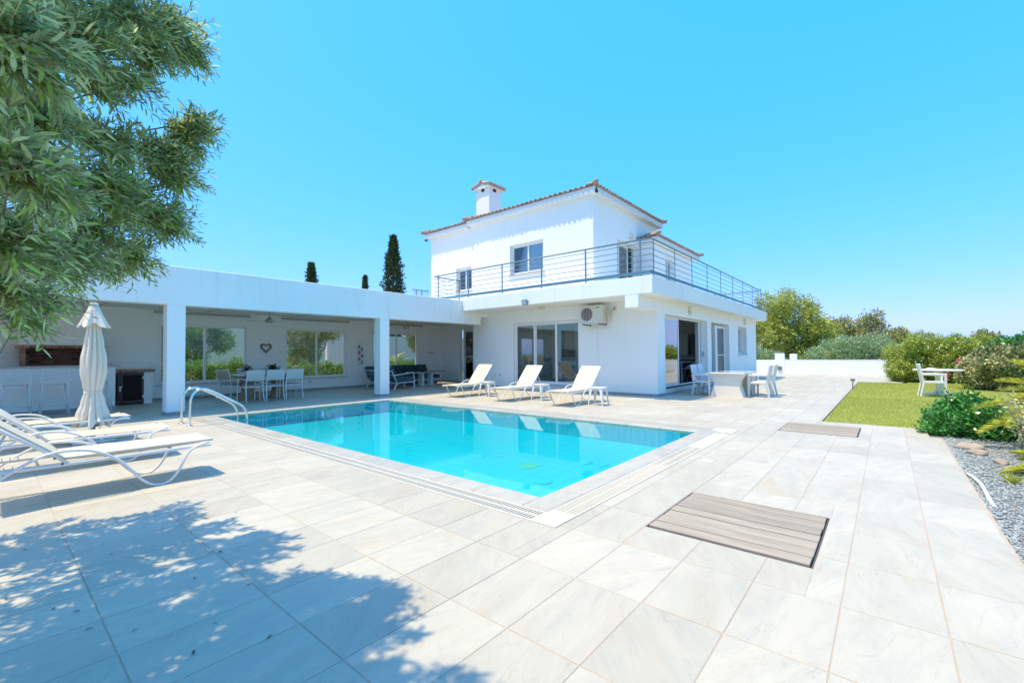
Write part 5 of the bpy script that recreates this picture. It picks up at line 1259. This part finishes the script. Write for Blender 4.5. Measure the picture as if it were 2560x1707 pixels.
tree('small pale shrub between the house corner and the wall pier', (33.4,5.6,-.09), blobs_at([(1900,890,22),(1925,895,20),(1945,900,16),(1890,905,20)],34,.3), 1200, .13, M['grey_shrub'], .05, .35, name='wild_shrub', cat='shrub', upb=.8)
tree('distant round tree just right of the flowering hedge top', (60,-2.5,-.09), blobs_at([(2445,858,14),(2470,855,18),(2490,862,14)],66,.3), 700, .3, M['euca2'], .2, .45, name='wild_tree', group='trees beyond the garden wall')
# flowering hedge and shrubs on the right
hb_ = blobs_at([(a,b+10,c*.84) for a,b,c in [(2265,900,46),(2310,880,52),(2360,880,55),(2410,890,50),(2290,915,42),(2340,910,50),(2395,915,45),(2245,910,30),(2255,920,30),(2380,860,30),(2330,862,30),(2440,900,34)]],25.5,.4)
hedge = tree('large clipped yellow green hedge dotted with white flowers at the lawn end', (25.6,-1.9,-.09), hb_, 15000, .07, M['hedge_leaf'], .06, .5, name='flowering_hedge', cat='hedge', shell=.8)
def dots(blobs, n, size, mat_, parent, O, name='blossom'):
    w_ = np.array([b[3]**2 for b in blobs]); idx = RNG.choice(len(blobs), n, p=w_/w_.sum()); B = np.array(blobs)[idx]; d = unit(RNG.normal(0,1,(n,3)))
    p = B[:,:3]+d*B[:,3:4]*RNG.uniform(1.0,1.09,(n,1)); o_ = leaves_obj(name, leafset(p-np.array(O), rand_dirs(n), d, np.full(n,size)*RNG.uniform(.6,1.3,n), np.full(n,size)), mat_, parent); o_['kind'] = 'stuff'
dots(hb_, 800, .05, M['flower'], hedge, (25.6,-1.9,-.09))
vb = blobs_at([(a,b+6,c*.86) for a,b,c in [(2470,905,40),(2510,900,42),(2545,905,40),(2440,925,28),(2480,930,36),(2530,935,36),(2420,930,22),(2460,940,25),(2555,930,30)]],21.5,.5)
vs_ = tree('pale variegated shrub with cream leaves at the right end of the hedge', (21.5,-3.2,-.09), vb, 7000, .075, M['pale_leaf'], .05, .6, name='variegated_shrub', cat='shrub', shell=.7)
crown('dark_leaves', vb, 2600, .08, M['mid_leaf'], vs_, (21.5,-3.2,-.09), .55)
dkb = blobs_at([(2540,880,26),(2560,890,30),(2500,875,18),(2520,868,12)],23,.3)
tree('dark green broadleaf shrub behind the variegated shrub at the right edge', (22.6,-4.0,-.09), dkb, 2400, .10, M['dark_leaf'], .05, .6, name='green_shrub', cat='shrub')
pk = blobs_at([(2360,945,5),(2366,940,5),(2400,903,5)],23,.1); pkt = thing('pink_flowers', 'tiny cluster of pink blossoms in front of the flowering hedge', 'flowers', (22.4,-2.3,0))
crown('petals', pk, 60, .05, mat('pink_petal', (.75,.14,.28), .6), pkt, (22.4,-2.3,0), .8)
# round pittosporum bush
rb_ = blobs_at([(a+14,b+6,c*.84) for a,b,c in [(2400,1055,62),(2345,1060,45),(2450,1062,55),(2400,1020,38),(2350,1085,38),(2420,1090,45),(2480,1085,38),(2440,1035,34),(2375,1030,34),(2330,1050,25),(2500,1075,22)]],9.9,.2)
tree('rounded glossy dark green bush at the corner of the gravel bed', (9.75,-.95,-.05), rb_, 3600, .055, M['dark_leaf'], .03, .62, name='rounded_bush', cat='bush', shell=.72, upb=.7)
# spindly rose bush in the gravel
rs = thing('spindly_shrub', 'thin sparse shrub with pale stems standing in the gravel', 'shrub', (8.05,-1.22,-.03)); wr = MB(); tips = []
for (x_,y_,z) in ((.05,.0,.62),(.2,-.05,.52),(-.1,.08,.72),(.1,.1,.75),(-.2,-.1,.5),(.0,-.12,.66)): tips += limb(wr,(0,0,0),(x_,y_,z),.010,.003,.08,5,5)[3:]
wr.build('stems', mat('rose_stem', (.30,.26,.15), .9), rs)
P = np.repeat(np.array([t_[:] for t_ in tips]),16,0)+RNG.normal(0,.06,(len(tips)*16,3)); n = len(P)
leaves_obj('leaves', leafset(P, rand_dirs(n), rand_dirs(n,1), RNG.uniform(.03,.06,n), RNG.uniform(.02,.035,n)), M['pale_leaf'], rs)['kind'] = 'stuff'
# cycads
M['cycad'] = leaf_mat('cycad_leaf', (.30,.37,.02), (.52,.54,.05), back=(.42,.45,.06), rough=.35, transl=.3, var=.3)
M['rachis'] = mat('cycad_rachis', (.28,.24,.05), .6)
def frond(parent, O, az, el0, L, bend, leaflet=.16, n=84, m_=None):
    pts = []; p = Vector(O); el = el0; st = L/14
    for k in range(15):
        pts.append(p.copy()); p = p+Vector((math.cos(az)*math.cos(el),math.sin(az)*math.cos(el),math.sin(el)))*st; el -= bend/14
    b = MB(); b.tube(pts,[.012-.0007*k for k in range(15)],5); ro = b.build('frond', M['rachis'], parent, smooth=True)
    A = np.array([q[:] for q in pts]); u = np.linspace(.08,1,n); base = np.stack([np.interp(u,np.linspace(0,1,15),A[:,i]) for i in range(3)],1)
    tg = unit(np.gradient(base,axis=0)); sd = unit(np.cross(tg,[0,0,1.0])); upv = np.cross(sd,tg)
    arr = []
    for s_ in (-1,1):
        d = unit(tg*.55+sd*s_*.75+upv*.35+RNG.normal(0,.05,(n,3))); ll = leaflet*np.sin(np.pi*(.12+.83*u))**.6
        arr.append(leafset(base, d, unit(np.cross(d,tg)*s_), ll, np.full(n,.016)))
    leaves_obj('leaflets', np.concatenate(arr), m_ or M['cycad'], ro)
def cycad(label, loc, L, n, el, bend, leaflet=.16, trunk=.22, azs=None):
    t = thing('cycad', label, 'cycad', loc, 0, 'cycads in the gravel bed')
    MB().lathe([(.11,0),(.13,.06),(.12,trunk*.7),(.07,trunk)],14).build('trunk', M['bark'], t)
    for k in range(n):
        az = (azs[k] if azs else k*2.399+.3); frond(t, (0,0,trunk*.9), az, R(el[0]+(el[1]-el[0])*k/max(n-1,1)), L*random.uniform(.88,1.08), R(bend), leaflet)
cycad('large yellow green cycad arching in from the right edge beside the lawn', (8.85,-2.08,-.04), 1.25, 34, (78,18), 62, .25, .42)
cycad('low grey green cycad at the right edge of the gravel bed', (7.05,-1.48,-.03), .55, 14, (42,6), 35, .15, .05)
# grass tuft
tf = thing('grass_tuft', 'small yellow green grass tuft growing in the gravel', 'grass', (6.55,-.93,-.03)); n = 70; a = RNG.uniform(0,6.28,n); d = unit(np.stack([np.cos(a)*.7,np.sin(a)*.7,np.full(n,.8)],1)+RNG.normal(0,.2,(n,3)))
leaves_obj('blades', leafset(RNG.normal(0,.015,(n,3))*[1,1,0], d, rand_dirs(n), RNG.uniform(.09,.17,n), np.full(n,.008)), M['cycad'], tf)['kind'] = 'stuff'
# stones and hose
M['boulder'] = mat('sandstone', (.40,.34,.26), .9, (.30,.26,.21), 6, amt=.8, bump=.6, bscale=18, obj_var=.12)
def boulder(label, loc, s, rz, seed):
    rr = np.random.default_rng(seed); N1, N2 = 14, 8; rows = []
    for i in range(N2+1):
        th_ = math.pi*i/N2; row = []
        for k in range(N1+1):
            a = 2*math.pi*(k % N1)/N1; q = 1+.13*math.sin(2*a+seed)+.08*math.sin(3*a+2*th_+seed*2)+.05*math.sin(5*th_+a*3); ex = .75
            x_ = math.sin(th_)**ex*math.cos(a)*q*s[0]; y_ = math.sin(th_)**ex*math.sin(a)*q*s[1]; rows_z = math.cos(th_)*s[2]*q; row.append((x_,y_,rows_z))
        rows.append(row)
    o_ = MB().sheet([r_[::-1] for r_ in rows]).build('garden_stone', M['boulder'], smooth=True, loc=loc); o_.rotation_euler = (0,0,rz); tag(o_, label, 'stone', 'long pale stones edging the gravel bed')
boulder('long pale flat stone lying at the foot of the rounded bush', (8.52,-.82,-.005), (.13,.17,.05), 1.2, 1)
boulder('rounded grey stone in front of the long stone by the bush', (8.13,-.86,-.008), (.09,.13,.045), 1.3, 2)
boulder('narrow pale stone below the spindly shrub', (7.66,-1.0,-.012), (.06,.17,.035), 1.45, 3)
boulder('short pale stone near the grass tuft in the gravel', (7.22,-1.03,-.012), (.08,.11,.04), 1.2, 4)
boulder('largest pale stone at the right edge of the gravel bed', (7.36,-1.22,-.01), (.10,.16,.05), 1.1, 5)
hs_ = MB().tube(smooth_path([(6.68,-.625,-.005),(6.5,-.65,.0),(6.2,-.672,.0),(5.95,-.668,-.004),(5.70,-.665,-.015),(5.5,-.67,-.03)],5),.016,8).build('hose', mat('white_hose', (.68,.70,.68), .5), smooth=True); tag(hs_, 'white plastic hose lying on the gravel along the paving edge', 'hose')
# ---------------- cypresses behind the pergola
M['cyp'] = leaf_mat('cypress_leaf', (.03,.065,.025), (.11,.15,.05), transl=.12, var=.5)
M['cyp2'] = leaf_mat('cypress_tip', (.10,.12,.03), (.16,.17,.05), var=.4)
def cypress(label, px, ytop, ybase, dist, wpx, n, group='cypress trees behind the pergola'):
    top = at(px,ytop,dist); bz = -.09; t = thing('cypress_tree', label, 'tree', (top.x,top.y,bz), 0, group); Ht = top.z-bz; rmax = wpx/1113.43*dist*.42
    tk = MB(); tk.cyl((0,0,0),(0,0,Ht*.9),.16,.02,8); tk.build('trunk', M['bark'], t)
    u = RNG.random(n)**.8; zz = u*Ht; prof = np.minimum(1,(1-u)*2.6)**.7*np.minimum(1,.45+u*2.2); a = RNG.uniform(0,6.283,n)
    lobe = 1+.30*np.sin(3*a+zz*1.7)*np.sin(zz*2.1+a)+.20*np.sin(7*a-zz*2.3)+RNG.normal(0,.15,n); rr = rmax*prof*lobe*(RNG.random(n)**.25)
    p = np.stack([rr*np.cos(a),rr*np.sin(a),zz],1); per = 3; P = np.repeat(p,per,0)+RNG.normal(0,.06,(n*per,3)); D = unit(np.stack([np.cos(a),np.sin(a),np.full(n,1.6)],1)); D = unit(np.repeat(D,per,0)+RNG.normal(0,.35,(n*per,3)))
    sz = RNG.uniform(.12,.30,n*per)*dist/36; o_ = leaves_obj('crown', leafset(P, D, rand_dirs(n*per), sz, sz*.35), M['cyp'], t); o_['kind'] = 'stuff'
    k = n//6; o_ = leaves_obj('pale_cones', leafset(p[:k]*[1.03,1.03,1], D[::per][:k], rand_dirs(k), np.full(k,.10), np.full(k,.08)), M['cyp2'], t); o_['kind'] = 'stuff'
cypress('tallest dark cypress rising beside the left end of the villa', 983, 592, 730, 34, 52, 4000)
cypress('left cypress with a forked tip above the pergola roof', 779, 662, 705, 33, 36, 2600)
cypress('small distant cypress tip between the two larger cypresses', 913, 694, 720, 46, 14, 1500)
# ---------------- garden behind the pergola, seen through its windows
bw = thing('back_wall', 'beige boundary wall seen through the right pergola window', 'wall', (20.5,27.0,0)); MB().box(-6.5,10,0,.25,-.09,2.6).build('wall', M['beige_plaster'], bw)
def hedge_run(label, x0, x1, y, h, n, mat_):
    t = thing('hedge', label, 'hedge', ((x0+x1)/2,y,-.09), 0, 'low hedges behind the pergola'); O = ((x0+x1)/2,y,-.09)
    b = [(x_, y+random.uniform(-.1,.1), h*.62+random.uniform(-.06,.06), h*.46) for x_ in np.arange(x0,x1,.4)]
    st = MB()
    for x_ in np.arange(x0,x1,.3): limb(st,(x_-O[0],random.uniform(-.1,.1),0),(x_-O[0]+random.uniform(-.1,.1),random.uniform(-.1,.1),h*.6),.018,.01,.06,3,5)
    st.build('stems', M['bark'], t); crown('foliage', b, n, .06, mat_, t, O, .6, .6, .7)
M['hedge2'] = leaf_mat('bright_hedge_leaf', (.07,.20,.03), (.22,.38,.06), back=(.24,.36,.1), transl=.25, var=.5)
hedge_run('low clipped hedge behind the left pergola window', 3.0, 7.0, 18.3, .98, 5200, M['hedge2'])
hedge_run('low clipped hedge behind the middle pergola window', 7.4, 12.0, 18.3, .86, 5200, M['hedge2'])
hedge_run('low clipped hedge behind the right pergola window', 12.4, 17.5, 18.6, .95, 4200, M['hedge2'])
tree('olive tree behind the middle pergola window', (11.2,23.0,-.09), [(10.4,22.6,1.9,.9),(11.2,23.2,2.3,.8),(9.9,22.4,2.4,.8),(11.6,22.8,2.7,.7),(12.4,23.4,2.6,.6),(10.2,22.4,1.2,.6)], 6000, .10, M['euca2'], .14, .35, name='olive_tree', group='trees behind the pergola')
tree('olive tree behind the right pergola window', (18.6,23.6,-.09), [(18.2,23.4,2.2,.8),(18.9,23.6,2.6,.9),(18.0,23.0,3.0,.8),(19.5,24.0,2.4,.7)], 5000, .10, M['euca2'], .14, .35, name='olive_tree', group='trees behind the pergola')
tree('tall yellow flowering tree behind the left pergola window', (6.6,24.5,-.09), [(5.6,24.2,2.2,.9),(6.6,24.6,2.4,.8),(7.5,24.6,2.0,.6),(5.0,24,1.6,.8),(6.2,24.4,1.4,.7),(4.6,24,2.6,.8),(7.2,24.8,2.9,.6)], 5200, .11, M['hedge2'], .12, .3, name='yellow_tree', group='trees behind the pergola')
tree('leafy shrub glimpsed through the pergola end door', (17.3,14.1,-.09), [(17.2,14.0,1.2,.7),(17.6,14.6,1.6,.7),(17.0,13.5,.8,.6),(17.5,14.0,2.0,.5)], 2200, .09, M['hedge2'], .05, .5, name='garden_shrub', cat='shrub')
t_ = thing('garden_palm', 'young palm with yellow green fronds behind the right pergola window', 'palm', (13.7,19.6,-.09)); MB().lathe([(.14,0),(.16,.1),(.13,.5),(.08,.7)],12).build('trunk', M['bark'], t_)
for k in range(13): frond(t_, (0,0,.65), k*2.399, R(75-k*4), 1.25, R(60), .2, 40)
sh = thing('side_hedge', 'tall green hedge along the far right side of the lawn', 'hedge', (19,-7.2,-.09)); hb2 = [(x_,-7.2+random.uniform(-.3,.3),.95+random.uniform(-.2,.3),1.05) for x_ in np.arange(9,30,1.1)]
st = MB()
for x_ in np.arange(9,30,1.1): limb(st,(x_-19,0,0),(x_-19+.2,.1,1.2),.05,.02)
st.build('stems', M['bark'], sh); crown('foliage', hb2, 7000, .13, M['hedge_leaf'], sh, (19,-7.2,-.09), .5, .5, .75)
# hills
hm = MB(); hmat = mat('hill_scrub', (.05,.10,.10), .95, (.09,.13,.09), .06, amt=.9, detail=8)
rows = []
for i in range(9):
    row = []
    for k in range(61):
        az = R(78)-R(40)*k/60-R(0); rr = 90+i*14; prof = max(0, 1-((k-10)/40.0)**2)*15*math.sin(math.pi*min(1,i/6)*.5)+random.uniform(-.25,.25); row.append((rr*math.cos(az), rr*math.sin(az), -.3+prof*(1 if i else 0)))
    rows.append(row)
struct(hm.sheet([r_[::-1] for r_ in rows]).build('hill', hmat, smooth=True))
